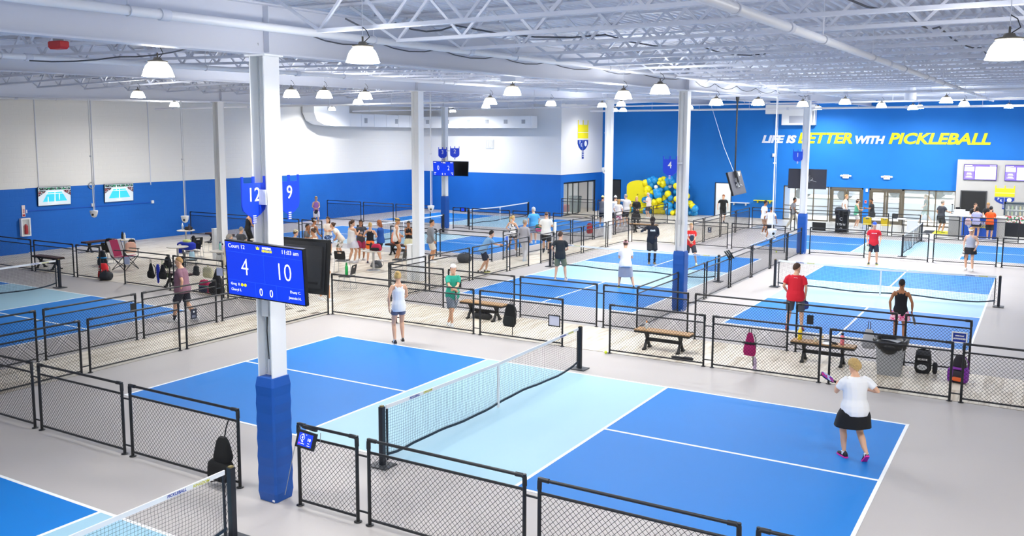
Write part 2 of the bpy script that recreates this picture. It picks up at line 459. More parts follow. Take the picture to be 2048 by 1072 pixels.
cable('red fire alarm wire along a joist at the top left', [(3.2, -2.0, 6.62), (4.8, -2.0, 6.6), (6.0, -1.98, 6.66)], .012, .02, mat('#b3343c', .5))
cable('dark wire over the left of the hall above the hanging lamp', [(1.2, -2.2, 6.2), (2.6, -1.6, 6.25), (4.4, -1.7, 6.3), (6.1, -1.8, 6.33)], .012, .04)

P_ = G(117, 90, 6.0)
rb_ = thing('alarm_box', 'small red alarm box hanging under the girder at the upper left', 'alarm', P_)
MB().rings([[(sx*.11*k, sy*.05*k, z) for sx, sy in ((1, 1), (-1, 1), (-1, -1), (1, -1))] for z, k in ((-.045, .8), (-.02, 1), (.03, 1), (.04, .9))], 0, False).build('case', mat('#b5121c', .4), rb_)
MB().box((0, 0, .06), (.1, .06, .05)).tube([(0, 0, .06), (0, 0, zd(P_.x, P_.y)-6.0)], .008, 5).build('hanger', mat('#8e949c', .4), rb_)
# ---------------------------------------------------------------- columns
def column(x, y, pad, lab, mi=0, w=.27):
    c = thing('support_column', lab, 'column', (x, y, 0))
    h = zg(x, y); z0 = 1.76 if pad else 0
    mb = MB()
    MB().bb(w/2-.018, w/2, -w/2, w/2, z0 and .02, h+.0).build('flange', M_WHITE, c)
    MB().bb(-w/2, -w/2+.018, -w/2, w/2, z0 and .02, h).build('flange', M_WHITE, c)
    MB().bb(-w/2+.018, w/2-.018, -.008, .008, z0 and .02, h).build('web', M_WHITE, c)
    MB().box((0, 0, h-.012), (w+.1, w+.06, .024)).build('cap_plate', M_WHITE, c)
    if pad:
        pp = MB(); a = .175
        # padded cover with a soft rounded edge and creases on the side facing right
        for k in range(9):
            z = .005+k*(1.76-.01)/8
        rg = []
        N = 15
        for k in range(N):
            z = .004+(1.756)*k/(N-1)
            b = a+(.004 if k % 2 else -.002)-(.012 if k in (0, N-1) else 0)
            e = .025
            rg.append([(sx*(b-(0 if t else e)), sy*(b-(e if t else 0)), z) for sx, sy, t in ((1, 1, 1), (1, 1, 0), (-1, 1, 0), (-1, 1, 1), (-1, -1, 1), (-1, -1, 0), (1, -1, 0), (1, -1, 1))])
        pp.rings(rg, 0, False).build('column_pad', M_PAD, c)
        MB().bb(.12, .16, -a-.012, -a-.006, .03, .055).build('pad_label', M_WHITE, c)
    return c
c0 = column(6.2, -2.02, True, 'white steel column with a blue pad nearest the camera, carrying the court 12 screen')
MB().tube([(-.04, -.06, 1.8), (-.04, -.06, 2.7), (-.02, -.07, 4.4), (-.04, -.07, 6.0), (0, -.1, 6.25)], .013, 6).tube([(-.0, -.06, 2.0), (.01, -.09, 2.4), (0, -.06, 2.75)], .008, 5, 1).build('conduit', [mat('#a9adb4', .4), M_BLK2], c0)
MB().box((.02, -.1, 2.72), (.12, .06, .22)).build('junction_box', mat('#b8bcc2', .4), c0)
MB().bb(-.14, -.11, -.17, .17, 4.13, 4.33).bb(.0, .14, -.17, -.155, 4.13, 4.33).build('sign_bracket', M_WHITE, c0)
cc = column(6.2, 13.88, True, 'white column with a blue pad standing at the corner between the two middle courts')
MB().tube([(.0, -.08, 1.9), (.0, -.08, 6.3)], .014, 6).box((-.02, -.1, 2.6), (.08, .05, .14)).build('conduit', mat('#c0c3c8', .4), cc)
column(6.2, 28.9, True, 'white column with a blue pad in front of the entrance windows')
cd = column(-13.0, 29.1, True, 'white column with a blue pad by the far back courts, under shield signs 3 and 2', w=.26)
column(-3.4, 14.0, False, 'bare white column behind the group of women', w=.3)
column(-3.25, 29.2, False, 'bare white column in front of the balloon wall', w=.3)
column(-13.2, 13.95, False, 'bare white column by the left wall tables', w=.3)
MB().bb(-.38, -.2, -.15, .1, 0, 1.05).build('guard_box', M_WHITE, cd) if False else None
gb = thing('guard_post', 'waist-high white box standing against the left bare column', 'post', (-13.55, 13.9, 0))
MB().bb(-.07, .07, -.12, .12, 0, 1.25).box((0, 0, 1.26), (.16, .26, .03)).build('shell', M_WHITE, gb)
gb = thing('guard_post', 'waist-high white box standing against the bare column behind the women', 'post', (-3.72, 14.0, 0))
MB().bb(-.1, .1, -.12, .12, 0, 1.25).box((0, 0, 1.26), (.22, .26, .03)).build('shell', M_WHITE, gb)

# ---------------------------------------------------------------- lamps
def _lampmeshes():
    d = MB(); prof = [(.205, 0), (.2, .012), (.192, .03), (.178, .08), (.155, .13), (.125, .165), (.1, .18)]
    d.lathe(prof, 24, cap=False)
    a = d.mesh('shade', [mat((1, .985, .95), .3, em=DOME)])
    t = MB().lathe([(.11, .178), (.128, .185), (.128, .2), (.06, .215), (.045, .245), (.02, .25)], 20).tube([(0, 0, .25), (0, 0, .31)], .012, 6)
    b = t.mesh('heat_sink', [mat('#5b574f', .5, .4)])
    return a, b
_la, _lb = _lampmeshes()
_ld = bpy.data.lights.new('lamp_glow', 'AREA'); _ld.shape = 'DISK'; _ld.size = .34; _ld.energy = LAMP_W; _ld.color = (1, .985, .96)
_ld.spread = R(165)
_ld2 = _ld.copy(); _ld2.energy = LAMP_W*1.6
_ld3 = _ld.copy(); _ld3.energy = LAMP_W*3.4; _ld3.spread = PI
def lamp(x, y, z, lab, gap=None, group=None):
    t = thing('high_bay_lamp', lab, 'lamp', (x, y, z), group=group)
    put('shade', _la, t); put('heat_sink', _lb, t)
    top = zd(x, y)-z
    MB().tube([(0, 0, .3), (0, 0, top)], .005, 4).tube([(.0, .02, .24), (.09, .02, .3), (.06, 0, .38), (0, 0, .42)], .006, 5, 1).build('hanger_cable', [M_STEEL, M_BLACK], t)
    l = bpy.data.objects.new('lamp_light', _ld3 if (y > 30 or x < -14) else _ld2 if y > 15 else _ld); COL.objects.link(l); l.parent = t; l.location = (0, 0, .03)
    return t
LAMPS = [
 (4.93, -2.69, 5.82, 'white dome lamp with a dark cap hanging left of the court 12 column'),
 (7.99, -2.13, 5.93, 'big white dome lamp just right of the court 12 column'),
 (14.82, -.67, 5.82, 'largest white dome lamp at the upper right edge'),
 (-8.11, 6.6, 6.12, 'small dome lamp over the left court, lower left of the big left lamp'),
 (-1.16, 5.86, 5.98, 'dome lamp touching the right edge of the court 12 column'),
 (-.66, 6.15+.35, 5.98, 'dome lamp with a dark cap beside the one at the court 12 column'),
 (-1.1, 8.59, 6.04, 'dome lamp of a stacked pair left of the tall bare column, the upper one'),
 (-8.09, 16.39, 6.25, 'smaller dome lamp of the stacked pair left of the tall bare column, the lower one'),
 (4.59, 7.02, 5.98, 'dome lamp hanging below a tall grey hood in the middle of the ceiling'),
 (.89, 11.88, 5.98, 'wide dome lamp above the right part of the duct'),
 (-7.69, 24.98, 6.34, 'little dome lamp right under the wide one above the duct'),
 (-1.2, 19.47, 6.2, 'small dome lamp above the end of the long duct'),
 (6.53, 8.86, 5.93, 'bright dome lamp left of the second padded column, below the girder'),
 (8.28, 6.76, 5.93, 'bright dome lamp touching the top of the second padded column on its left'),
 (-5.11, 34.94, 6.41, 'tiny dome lamp against the blue wall right of the bare column'),
 (-1.98, 25.63, 6.34, 'small dome lamp touching the bare column before the balloons on its left'),
 (-1.25, 26.06, 6.4, 'small dome lamp just above the tiny one by the bare column'),
 (-.37, 32.36, 6.43, 'small dome lamp just right of the second padded column'),
 (6.66, 15.28, 5.99, 'dome lamp left of the black hanging pole'),
 (7.13, 18.03, 6.07, 'dome lamp right of the black hanging pole'),
 (7.43, 22.75, 6.17, 'dome lamp touching the entrance column on its left'),
 (3.75, 42.23, 6.63, 'tiny dome lamp right of the entrance column, half hidden'),
 (8.75, 23.54, 6.26, 'dome lamp above the E of BETTER'),
 (9.06, 29.7, 6.32, 'dome lamp above the word WITH'),
 (10.06, 31.46, 6.27, 'small dome lamp above the first letters of PICKLEBALL'),
 (12.19, 22.41, 6.22, 'dome lamp above the K of PICKLEBALL, larger of the right pair'),
 (-16.6, 14.6, 6.2, 'dome lamp washing the white left wall, left of the leftmost bare column'),
 (-19.6, 27.5, 6.42, 'dome lamp washing the left wall below the start of the duct'),
 (-17.0, 35.6, 6.5, 'dome lamp near the duct by the corner of the hall'),
 (-8.3, 40.8, 6.6, 'added dome lamp brightening the white corner left of the paddle crest'),  # extra lamp, added to lift the light on the end walls
 (9.2, 41.3, 6.6, 'added dome lamp brightening the end wall above the right entrance window'),  # extra lamp, added to brighten the blue end wall
 (13.4, 40.2, 6.55, 'added dome lamp brightening the grey wall behind the reception desk'),  # extra lamp, added because the grey reception wall came out dim
 (12.21, 29.37, 6.33, 'dome lamp above the end of PICKLEBALL, smaller of the right pair')]
for x, y, z, lb in LAMPS: lamp(x, y, z, lb)
_EXL = ['above and behind the camera', 'nearest above the camera', 'over the near corner left of the camera', 'out left over the nearest left court', 'far out to the right over the courts', 'out to the right beside the tables', 'right of the reception desk']
EXTRA = [(11, -5.5, 6.0), (14.6, -6.5, 6.0), (6.5, -9, 6.0), (-13, -6, 6.05), (18.5, 2, 6.0), (18.5, 11, 6.1), (18.5, 36, 6.4)]
for x, y, z in EXTRA: lamp(x, y, z+.12, 'white dome lamp outside the picture, '+_EXL.pop(0))
hd = thing('lamp_hood', 'tall grey tapered hood above a dome lamp in mid ceiling', 'hood', (4.59, 7.02, 6.27))
MB().rings([[(sx*(a), sy*a, z) for sx, sy in ((1, 1), (-1, 1), (-1, -1), (1, -1))] for a, z in ((.2, 0), (.15, .62))], 0, False).tube([(0, 0, .6), (0, 0, .85)], .01, 5).build('hood_shell', M_STEEL, hd)
hd = thing('lamp_hood', 'small grey hood hanging right of the dome lamp above PICKLEBALL', 'hood', (11.0, 23.0, 6.35))
MB().lathe([(.2, 0), (.2, .3), (.1, .55)], 12).tube([(0, 0, .5), (0, 0, zd(11, 23)-6.35)], .01, 5).build('hood_shell', M_STEEL, hd)

def ceil_panel(lab, x, y, z, w_, h_, p_):
    t = thing('added_light_panel', lab, 'light', (x, y, z)); MB().bb(-w_/2, w_/2, -h_/2, h_/2, 0, .05).build('frame', M_WHITE, t); MB().bb(-w_/2+.04, w_/2-.04, -h_/2+.04, h_/2-.04, -.005, 0).build('diffuser', mat('#ffffff', .5, em=p_), t)
ceil_panel('added flat light panel brightening the glass store room', -12.8, 42.0, 2.54, 1.0, 3.0, 9)  # glowing panel added to brighten the room; the fitting is invented
ceil_panel('added flat light panel brightening the corridor behind the open doorway', -2.4, 46.0, 2.6, .9, 1.2, 14)  # likewise added, so that the corridor walls come out bright
MB().bb(-3.3, -1.5, 45.05, 47.1, 2.66, 2.72).build('corridor_ceiling', M_WHITE, cr)
# ---------------------------------------------------------------- duct
du = thing('air_duct', 'long white air duct high on the far left wall with square grilles', 'duct', (-21.4, 30.5, 5.55))
d1 = MB()
rg = []
for yy, z0, z1 in ((-3.0, .75, 1.2), (-2.75, .3, 1.2), (-2.2, .08, 1.2), (-1.3, 0, 1.2), (0, 0, 1.2)):
    rg.append([(-.45, yy, z0), (.45, yy, z0), (.45, yy, z1), (-.45, yy, z1)])
d1.rings(rg, 0, False)
d1.build('duct_elbow', M_WHITE, du)
for k in range(6):
    MB().bb(-.35, .35, k*1.2, k*1.2+1.18, 0, .78-.02*(k % 2)).build('duct_section', M_WHITE, du)
d4 = MB().bb(-.35, 8.9, 7.2, 7.9, -.02, .72)
d4.build('duct_run', M_WHITE, du)
for x in (.9, 2.5, 4.2, 5.6, 7.0, 8.3): MB().bb(x-.13, x+.13, 7.185, 7.2, .25, .5).build('grille', mat('#a7abb1', .6), du)
for y in (1.6, 4.6): MB().bb(.35, .36, y-.14, y+.14, .22, .52).build('grille', mat('#a7abb1', .6), du)
MB().bb(.45, .46, -1.9, -1.5, .9, 1.12).build('grille', mat('#a7abb1', .6), du)
vt = thing('wall_vent', 'white louvred vent on the white wall below the duct', 'vent', (-16.3, 38.78, 4.5))
MB().bb(-.32, .32, -.03, 0, -.3, .3).build('vent_frame', M_WHITE, vt)
for k in range(6): MB().bb(-.28+k*.1, -.22+k*.1, -.05, -.03, -.27, .27).build('slat', mat('#c6c8cc', .6), vt)
db = thing('duct_box', 'white stepped duct box high on the blue wall behind the entrance column', 'duct', (.2, 44.75, 6.2))
MB().bb(0, 2.95, -.5, 0, .25, .8).build('upper_box', M_WHITE, db)
MB().bb(1.0, 2.95, -.5, 0, -.42, .25).build('lower_box', M_WHITE, db)
MB().bb(1.45, 2.3, -.515, -.5, -.3, .12).build('grille', mat('#a4a9b5', .6), db)
MB().bb(2.8, 2.88, -.515, -.5, -.3, .4).build('slot', mat('#8b909b', .6), db)
# ---------------------------------------------------------------- courts
def court(name_lab, x0, y0, along_x):
    """20 x 44 ft court: playing areas and white lines, painted on the floor"""
    Lc, Wc, N = 13.41, 6.10, 2.134
    def B(u0, u1, v0, v1):
        return (x0+u0, x0+u1, y0+v0, y0+v1) if along_x else (x0+v0, x0+v1, y0+u0, y0+u1)
    s = MB()
    for u0, u1, mi in ((0, Lc/2-N, 0), (Lc/2-N, Lc/2+N, 1), (Lc/2+N, Lc, 0)): s.bb(*B(u0, u1, 0, Wc), .0, .002, mi)
    cs = s.build('court_surface', [M_BLUE, M_LBLUE], fl); cs['label'] = name_lab
    w_ = .055
    for i_, (u0, u1, v0, v1) in enumerate(((0, Lc, 0, w_), (0, Lc, Wc-w_, Wc), (0, w_, 0, Wc), (Lc-w_, Lc, 0, Wc), (Lc/2-N-w_, Lc/2-N, 0, Wc), (Lc/2+N, Lc/2+N+w_, 0, Wc),
                           (0, Lc/2-N, Wc/2-w_/2, Wc/2+w_/2), (Lc/2+N, Lc, Wc/2-w_/2, Wc/2+w_/2))):
        MB().bb(*B(u0, u1, v0, v1), .0015, .0042+.0003*i_).build('court_line', M_LINE, cs)
court('blue court nearest the camera', 0, 0, True)
court('blue court cut by the bottom left corner', 0, -9.65, True)
court('blue court at the left edge', -19.2, .17, True)
court('blue court with the men in red and the pink skirt', 7.82, 12.79, False)
court('blue court behind the second padded column', -.87, 12.79, False)
court('blue court beyond the group of women', -18.5, 20.85, True)
court('blue court under the duct by the back wall', -19.2, 30.95, True)
court('blue court in front of the entrance', 3.42, 30.5, True)

# ---------------------------------------------------------------- plank floors
pf = MB().bb(-3.83, 18, 8.07, 10.48, 0, .0035).bb(-3.83, -2.05, -14, 8.07, 0, .0035).build('floor', mat('#7d7568', .8))
tag(pf, 'pale wood plank aisle floor between the fences', kind='structure')
_pk = {}
def plank(x, y, wx, ly):
    k = (round(wx, 3), round(ly, 3))
    if k not in _pk: _pk[k] = MB().bb(.002, k[0]-.002, .002, k[1]-.002, .001, .007).mesh('plank', [M_PLANK])
    put('plank', _pk[k], pf, (x, y, 0))
x = 1.6; k = 0
while x < 17:
    sp = 1.22 if k % 2 else .85
    plank(x, 8.08, .18, sp); plank(x, 8.08+sp, .18, 2.4-sp); x += .18; k += 1
for c_ in range(10):
    y = -1.6-(c_ % 3)*.4
    while y < 7.6: plank(-3.83+c_*.178, y, .178, 1.22); y += 1.22
def stuff_planks(x0, x1, y0, y1, dz=0, alongx=False):
    mb = MB(); x = x0; k = 0
    while x < x1-.02:
        y = y0; l = .4+(k*.37) % .8
        xe = min(x+.18, x1)
        while y < y1-.02:
            ye = min(y+l, y1); l = 1.22
            mb.add([(x+.002, y+.002, .006), (xe-.002, y+.002, .006), (xe-.002, ye-.002, .006), (x+.002, ye-.002, .006)], [(0, 1, 2, 3)])
            y = ye
        x = xe; k += 1
    o = mb.build('planks', M_PLANK, pf); tag(o, kind='stuff')
    MB().bb(x0, x1, y0, y1, 0, .003).build('subfloor', mat('#7d7568', .8), pf)
stuff_planks(-3.83, 1.6, 8.08, 10.48); stuff_planks(-22, -3.83, 8.25, 19.4); stuff_planks(-3.83, -2.0, 10.48, 38.6)
stuff_planks(-2.0, 1.1, 28.95, 44.8); stuff_planks(-11, -2.0, 38.6, 44.8); stuff_planks(-3.83, -2.05, -14, -1.9); stuff_planks(-14.3, -11, 39.0, 45.9)
tl = MB().bb(1.1, 22, 38.6, 44.8, 0, .006).build('floor', mat('#d5d6d2', .25, var=.06, scale=3)); tag(tl, 'glossy pale lobby floor before the entrance', kind='structure')
mtt = thing('entrance_mat', 'black and yellow floor mat before the reception desk', 'mat', (9.7, 41.0, 0))
for a, b, c_ in ((0, .5, M_BLK2), (.5, 1.3, M_YEL), (1.3, 1.8, M_WHITE), (1.8, 2.4, M_BLK2)): MB().bb(a, b, 0, 1.6, .006, .02).build('mat_panel', c_, mtt)

# ---------------------------------------------------------------- fences
M_FENCE = mat('#16181c', .42)
FH, MR, BR_ = 1.17, .985, .075
_fm = {}
def fence_meshes(L):
    if L in _fm: return _fm[L]
    d = {}
    pst = MB().tube([(0, 0, 0), (0, 0, FH)], .024, 8).lathe([(.055, 0), (.055, .008), (.03, .012)], 10)
    d['post'] = pst.mesh('post', [M_FENCE])
    d['frame'] = []
    e = MB().tube([(.04, 0, FH-.022), (L-.04, 0, FH-.022)], .021, 8)
    for x_, s_ in ((.04, 1), (L-.04, -1)):
        e.tube([(x_-.002*s_, 0, FH-.14), (x_, 0, FH-.04), (x_+.03*s_, 0, FH-.02), (x_+.12*s_, 0, FH-.022)], .029, 8)
    e.tube([(.04, 0, MR), (L-.04, 0, MR)], .018, 6).tube([(.04, 0, BR_), (L-.04, 0, BR_)], .018, 6)
    d['frame0'] = e.mesh('fence_panel', [M_FENCE])
    e.tube([(L-.03, 0, .92), (L+.165, 0, .92)], .014, 6).tube([(L-.03, 0, .16), (L+.165, 0, .16)], .014, 6)
    d['frame1'] = e.mesh('fence_panel', [M_FENCE])
    # chain link: diamonds of wire between the bottom and the middle rail
    mb = MB(); p = .073; z0, z1, x0, x1 = BR_, MR, .055, L-.055; H = z1-z0; r = WIRE
    for sgn in (1, -1):
        k = int(-(H)/p)-1
        while True:
            xs = x0+k*p
            if xs > x1: break
            t0 = max(0, x0-xs); t1 = min(H, x1-xs)
            if t1-t0 > .01:
                if sgn == 1: a, b = (xs+t0, z0+t0), (xs+t1, z0+t1)
                else: a, b = (xs+t0, z1-t0), (xs+t1, z1-t1)
                yo = .0012*sgn
                o = len(mb.v); n_ = .7071*r
                for q in (a, b):
                    mb.v += [(q[0]-n_*1.2, yo, q[1]+n_*1.2*sgn), (q[0]+n_*1.2, yo, q[1]-n_*1.2*sgn), (q[0], yo+r*1.5, q[1])]
                mb.f += [(o, o+1, o+4, o+3), (o+1, o+2, o+5, o+4), (o+2, o, o+3, o+5)]; mb.m += [0]*3; mb.s += [False]*3
            k += 1
    d['net'] = mb.mesh('chain_link', [M_BLK2])
    _fm[L] = d
    return d
def fence(ax, c, brk, lab):
    """fence line along 'x' (at y=c) or 'y' (at x=c); brk = run of breaks between its framed panels"""
    n = len(brk)-1
    loc, rz = ((brk[0], c, .004), 0) if ax == 'x' else ((c, brk[0], .004), PI/2)
    t = thing('chain_link_fence', 'black chain-link fence '+lab, 'fence', loc, rz)
    for i in range(n):
        link = i < n-1
        L = round(brk[i+1]-brk[i]-(.12 if link else 0), 2)
        d = fence_meshes(L)
        pn = put('fence_panel', d['frame1' if link else 'frame0'], t, (brk[i]-brk[0], 0, 0))
        put('post', d['post'], pn, (.04, 0, 0)); put('post', d['post'], pn, (L-.04, 0, 0))
        tag(put('chain_link', d['net'], pn), kind='stuff')
    return t
WIRE = .0024
fence('x', -2.04, [-6.75, -4.3, -1.85, .62, 3.05, 5.54], 'running across the lower left towards the front padded column')
fence('x', -2.04, [6.64, 7.87, 10.4, 12.92, 15.45], 'in the foreground, with the score tablet on it')
fence('y', -2.03, [-1.9, .62, 3.1, 5.6, 8.0], 'along the right side of the left aisle')
fence('y', -3.83, [-1.75, .75, 3.27, 5.72, 8.1], 'along the left side of the left aisle')
fence('x', 8.22, [-21.7, -19.2, -16.65, -14.1, -12.7], 'at the left edge, ending by the red bag')
fence('x', 8.18, [-11.4, -8.9, -6.4, -3.9], 'hung with bags before the left tables')
fence('x', 8.06, [-2.0, .48, 2.99, 5.44], 'behind the near court, the green-shirt man leaning on it')
fence('x', 8.05, [6.62, 9.1, 11.58, 14.04, 16.5], 'behind the near court, with the pink bag')
fence('x', 10.5, [-1.86, .3, 2.74, 5.3, 7.83, 10.32, 12.7, 14.08], 'on the far side of the bench aisle')
fence('y', -1.96, [10.55, 12.62, 15.18, 17.7, 19.2], 'with the blue-shirt man leaning on it')
fence('y', -1.94, [20.05, 21.35, 23.85, 26.35, 28.78], 'right of the far aisle with white plank floor')
fence('y', -3.76, [20.15, 21.45, 23.85, 26.35, 28.7, 31.2, 33.75, 36.3, 38.6], 'left of the far aisle, running to the balloons')
fence('x', 19.45, [-21.9, -19.45, -17.05, -14.25, -12.95], 'behind the leftmost tables along the blue wall')
fence('x', 19.45, [-9.05, -6.44, -3.8], 'behind the man in the grey sweatshirt')
fence('x', 29.1, [-12.5, -11.25, -8.7, -6.3, -3.9], 'in front of the farthest court, small tablet on it')
fence('x', 29.3, [-21.8, -19.0, -16.6, -14.1], 'farthest back against the left wall')
fence('x', 28.85, [-1.85, .55, 3.06, 5.52], 'behind the man in dark long sleeves')
fence('x', 28.95, [6.5, 8.95, 11.42, 13.9, 16.4], 'behind the man in the blue cap')
fence('y', 6.24, [10.6, 13.66], 'running up to the second padded column')
fence('y', 6.24, [14.1, 16.1, 18.6, 21.15, 23.7, 26.25, 28.65], 'between the two middle courts')
fence('y', 1.16, [29.1, 30.7, 33.25, 35.8, 38.3], 'on the left side of the entrance court')
fence('x', 38.5, [1.22, 3.55, 6.05, 8.5, 9.9], 'before the entrance doors')
fence('x', 38.45, [10.6, 11.82, 14.3], 'before the reception desk')
fence('x', 38.7, [-10.9, -8.4, -5.9], 'before the glass store room')

# little signs hung on fences
def fsign(x, y, z, w_, h_, rz, m_, lab, words=(), cat='sign', frame=None):
    t = thing('fence_sign', lab, cat, (x, y, z), rz)
    MB().bb(-w_/2, w_/2, -.008, 0, -h_/2, h_/2).build('plate', m_, t)
    if frame:
        mb = MB()
        for a in (-1, 1): mb.bb(-w_/2-.015, w_/2+.015, -.014, -.006, a*h_/2-.012, a*h_/2+.012).bb(a*w_/2-.012, a*w_/2+.012, -.014, -.006, -h_/2, h_/2)
        mb.build('frame', frame, t)
    for s_, sz, dz, m2 in words: txt('lettering', s_, sz, m2, t, (0, -.01, dz), (PI/2, 0, 0), .001, .12, .003)
    return t
adv = fsign(13.83, 10.45, .78, .28, .22, 0, mat('#16369c', .4), 'small blue ADVANCED sign with a white border on the aisle fence', [('OPEN PLAY', .034, .035, M_LINE), ('ADVANCED', .044, -.03, M_LINE)], frame=M_LINE)
fsign(5.2, 8.02, .62, .3, .26, 0, mat('#cfd2e4', .5), 'pale blank framed card on the fence panel by the opening', frame=M_BLK2)
for x, y, z, rz, lab in ((-2.56+3.3, 10.46, .76, 0, 'plain black card on the aisle fence behind the green-shirt man'), (10.68, 10.46, .82, 0, 'plain black card on the aisle fence below the big man in red'),
                         (-3.8, 3.02, .83, PI/2, 'plain black card at the end of a panel beside the left court')):
    fsign(x, y, z, .15, .22, rz, M_BLACK, lab)
for x, y, z, rz, lab in ((-2.0, 3.34, .82, PI/2, 'dark notice with a white dot on the left aisle fence'), (2.07, 28.8, .8, 0, 'dark notice on the far fence behind the white-printed red tee')):
    t = fsign(x, y, z, .17, .24, rz, mat('#1c2130', .5), lab)
    for k in range(3): MB().bb(-.05+k*.035, -.03+k*.035, -.011, -.008, -.09, -.03).build('mark', mat('#8b90a0', .6), t)
    MB().lathe([(.022, 0), (.022, .003)], 12).xf(Matrix.Translation((0, -.01, .05)) @ Matrix.Rotation(PI/2, 4, 'X')).build('dot', M_LINE, t)
fsign(-11.15, 8.14, .82, .27, .25, 0, mat('#aeb7d2', .5), 'pale blue card on the first panel of the bag fence')
fsign(-6.65, 8.14, .82, .27, .25, 0, mat('#aeb7d2', .5), 'pale blue card in front of the man in the cream shirt')
fsign(-3.7, 20.35, .82, .25, .3, PI/2, mat('#3565c8', .5), 'blue card on the far aisle fence before the woman in the patterned top', frame=M_LINE)
fsign(9.5, 38.45, .6, .5, .5, 0, mat('#d8dde6', .5), 'white card on the fence before the entrance doors')
fsign(4.9, 38.44, .1+.2, .7, .45, 0, M_BLK2, 'black panel with a white squiggle low on the entrance fence')

# ---------------------------------------------------------------- nets
def net(x, y, along_y, lab, fine=1, words=True):
    """net 6.7 m long; local x runs along the net"""
    t = thing('court_net', lab, 'net', (x, y, .004), PI/2 if along_y else 0)
    h = 3.36
    for s_ in (-1, 1):
        p_ = MB().box((s_*h, 0, .47), (.075, .075, .93)).box((s_*(h-.12), 0, .46), (.03, .02, .82))
        po = p_.build('post', mat('#141a26', .45), t)
        MB().box((s_*h, 0, .01), (.3, .34, .016)).build('base_plate', mat('#3a3d42', .5), po)
        lc = MB()
        q = [(s_*(h-.1+(.035 if k % 2 else -.02)), (.012 if k % 2 else -.012), .1+k*.058) for k in range(14)]
        lc.tube(q, .004, 4); lc.build('lacing', M_BLK2, po)
        MB().box((s_*h, 0, .945), (.05, .05, .02)).build('post_cap', mat('#8a7a4a', .5), po)
    def zt(u): return .93-.055*(1-abs(u)/h)**.8
    def zb(u): return .10+.025*math.sin(u*2.1)+(.05 if abs(u) > 2.9 else 0)*(abs(u)-2.9)/.3
    def yo(u, z): return .012*math.sin(u*7+z*9)*(.9-z)
    mb = MB(); st = .045*fine; r = .0017*(1 if fine == 1 else 1.5)
    nu = int(2*(h-.12)/st); U = [-(h-.12)+2*(h-.12)*i/nu for i in range(nu+1)]; nz = int(.8/st)
    def P(u, k): z = zb(u)+(zt(u)-.03-zb(u))*k/nz; return Vector((u+.006*math.sin(k*.8+u*5), yo(u, z), z))
    def seg(a, b, dv):
        o = len(mb.v)
        for q in (a, b): mb.v += [tuple(q-dv), tuple(q+dv), tuple(q+Vector((0, r*1.6, 0)))]
        mb.f += [(o, o+1, o+4, o+3), (o+1, o+2, o+5, o+4), (o+2, o, o+3, o+5)]; mb.m += [0]*3; mb.s += [False]*3
    for u in U:
        for k in range(0, nz, 3): seg(P(u, k), P(u, min(nz, k+3)), Vector((r, 0, 0)))
    for k in range(0, nz+1):
        for i in range(0, nu, 2): seg(P(U[i], k), P(U[min(nu, i+2)], k), Vector((0, 0, r)))
    tag(mb.build('netting', mat('#101722', .7), t), kind='stuff')
    n = 28
    for nm, f0, dz0, dz1, m_ in (('top_band', zt, -.05, .008, M_WHITE), ('bottom_band', zb, -.012, .028, mat('#0c2436', .6))):
        rg = []
        for i in range(n+1):
            u = -(h-.1)+2*(h-.1)*i/n; z = f0(u)
            rg.append([(u, -.008+yo(u, z), z+dz0), (u, .008+yo(u, z), z+dz0), (u, .008+yo(u, z), z+dz1), (u, -.008+yo(u, z), z+dz1)])
        bnd = MB().rings(rg, 0, False).build(nm, m_, t)
        if nm == 'top_band' and words:
            for a, sg in ((-2.55, 1), (2.55, -1)):
                txt('lettering', 'PICKLEBALL', .05, mat('#2b3f9c', .5), bnd, (a, -.011*1, zt(a)-.022), (PI/2, 0, 0), .0008, .2, .001)
                txt('lettering', 'PICKLEBALL', .05, mat('#2b3f9c', .5), bnd, (-a, .011, zt(a)-.022), (PI/2, 0, PI), .0008, .2, .001)
                txt('lettering', 'KINGDOM', .05, mat('#cfc832', .5), bnd, (a+.35, -.011, zt(a)-.022), (PI/2, 0, 0), .0008, .2, .001)
                txt('lettering', 'KINGDOM', .05, mat('#cfc832', .5), bnd, (-a-.35, .011, zt(a)-.022), (PI/2, 0, PI), .0008, .2, .001)
    MB().bb(-.025, .025, -.014, .014, .03, zt(0)).build('center_strap', M_WHITE, t)
    return t
net(6.705, 3.05, True, 'pickleball net across the near court, black posts and white top band')
net(6.705, -6.6, True, 'net cut by the bottom left edge beside the hanging black bag', words=True)
net(-12.5, 3.22, True, 'net at the left edge of the picture')
net(10.87, 19.495, False, 'net between the two men in red, on the court with the pink skirt', 1)
net(2.18, 19.495, False, 'net behind the man in olive shorts and the woman in the grey skirt', 1)
net(-11.8, 23.9, True, 'net of the court beyond the group of women', 1.6, False)
net(-12.5, 34.0, True, 'net farthest away, by the back wall under the duct', 1.6, False)
net(10.13, 33.55, True, 'net of the entrance court, seen nearly end on', 1.6, False)
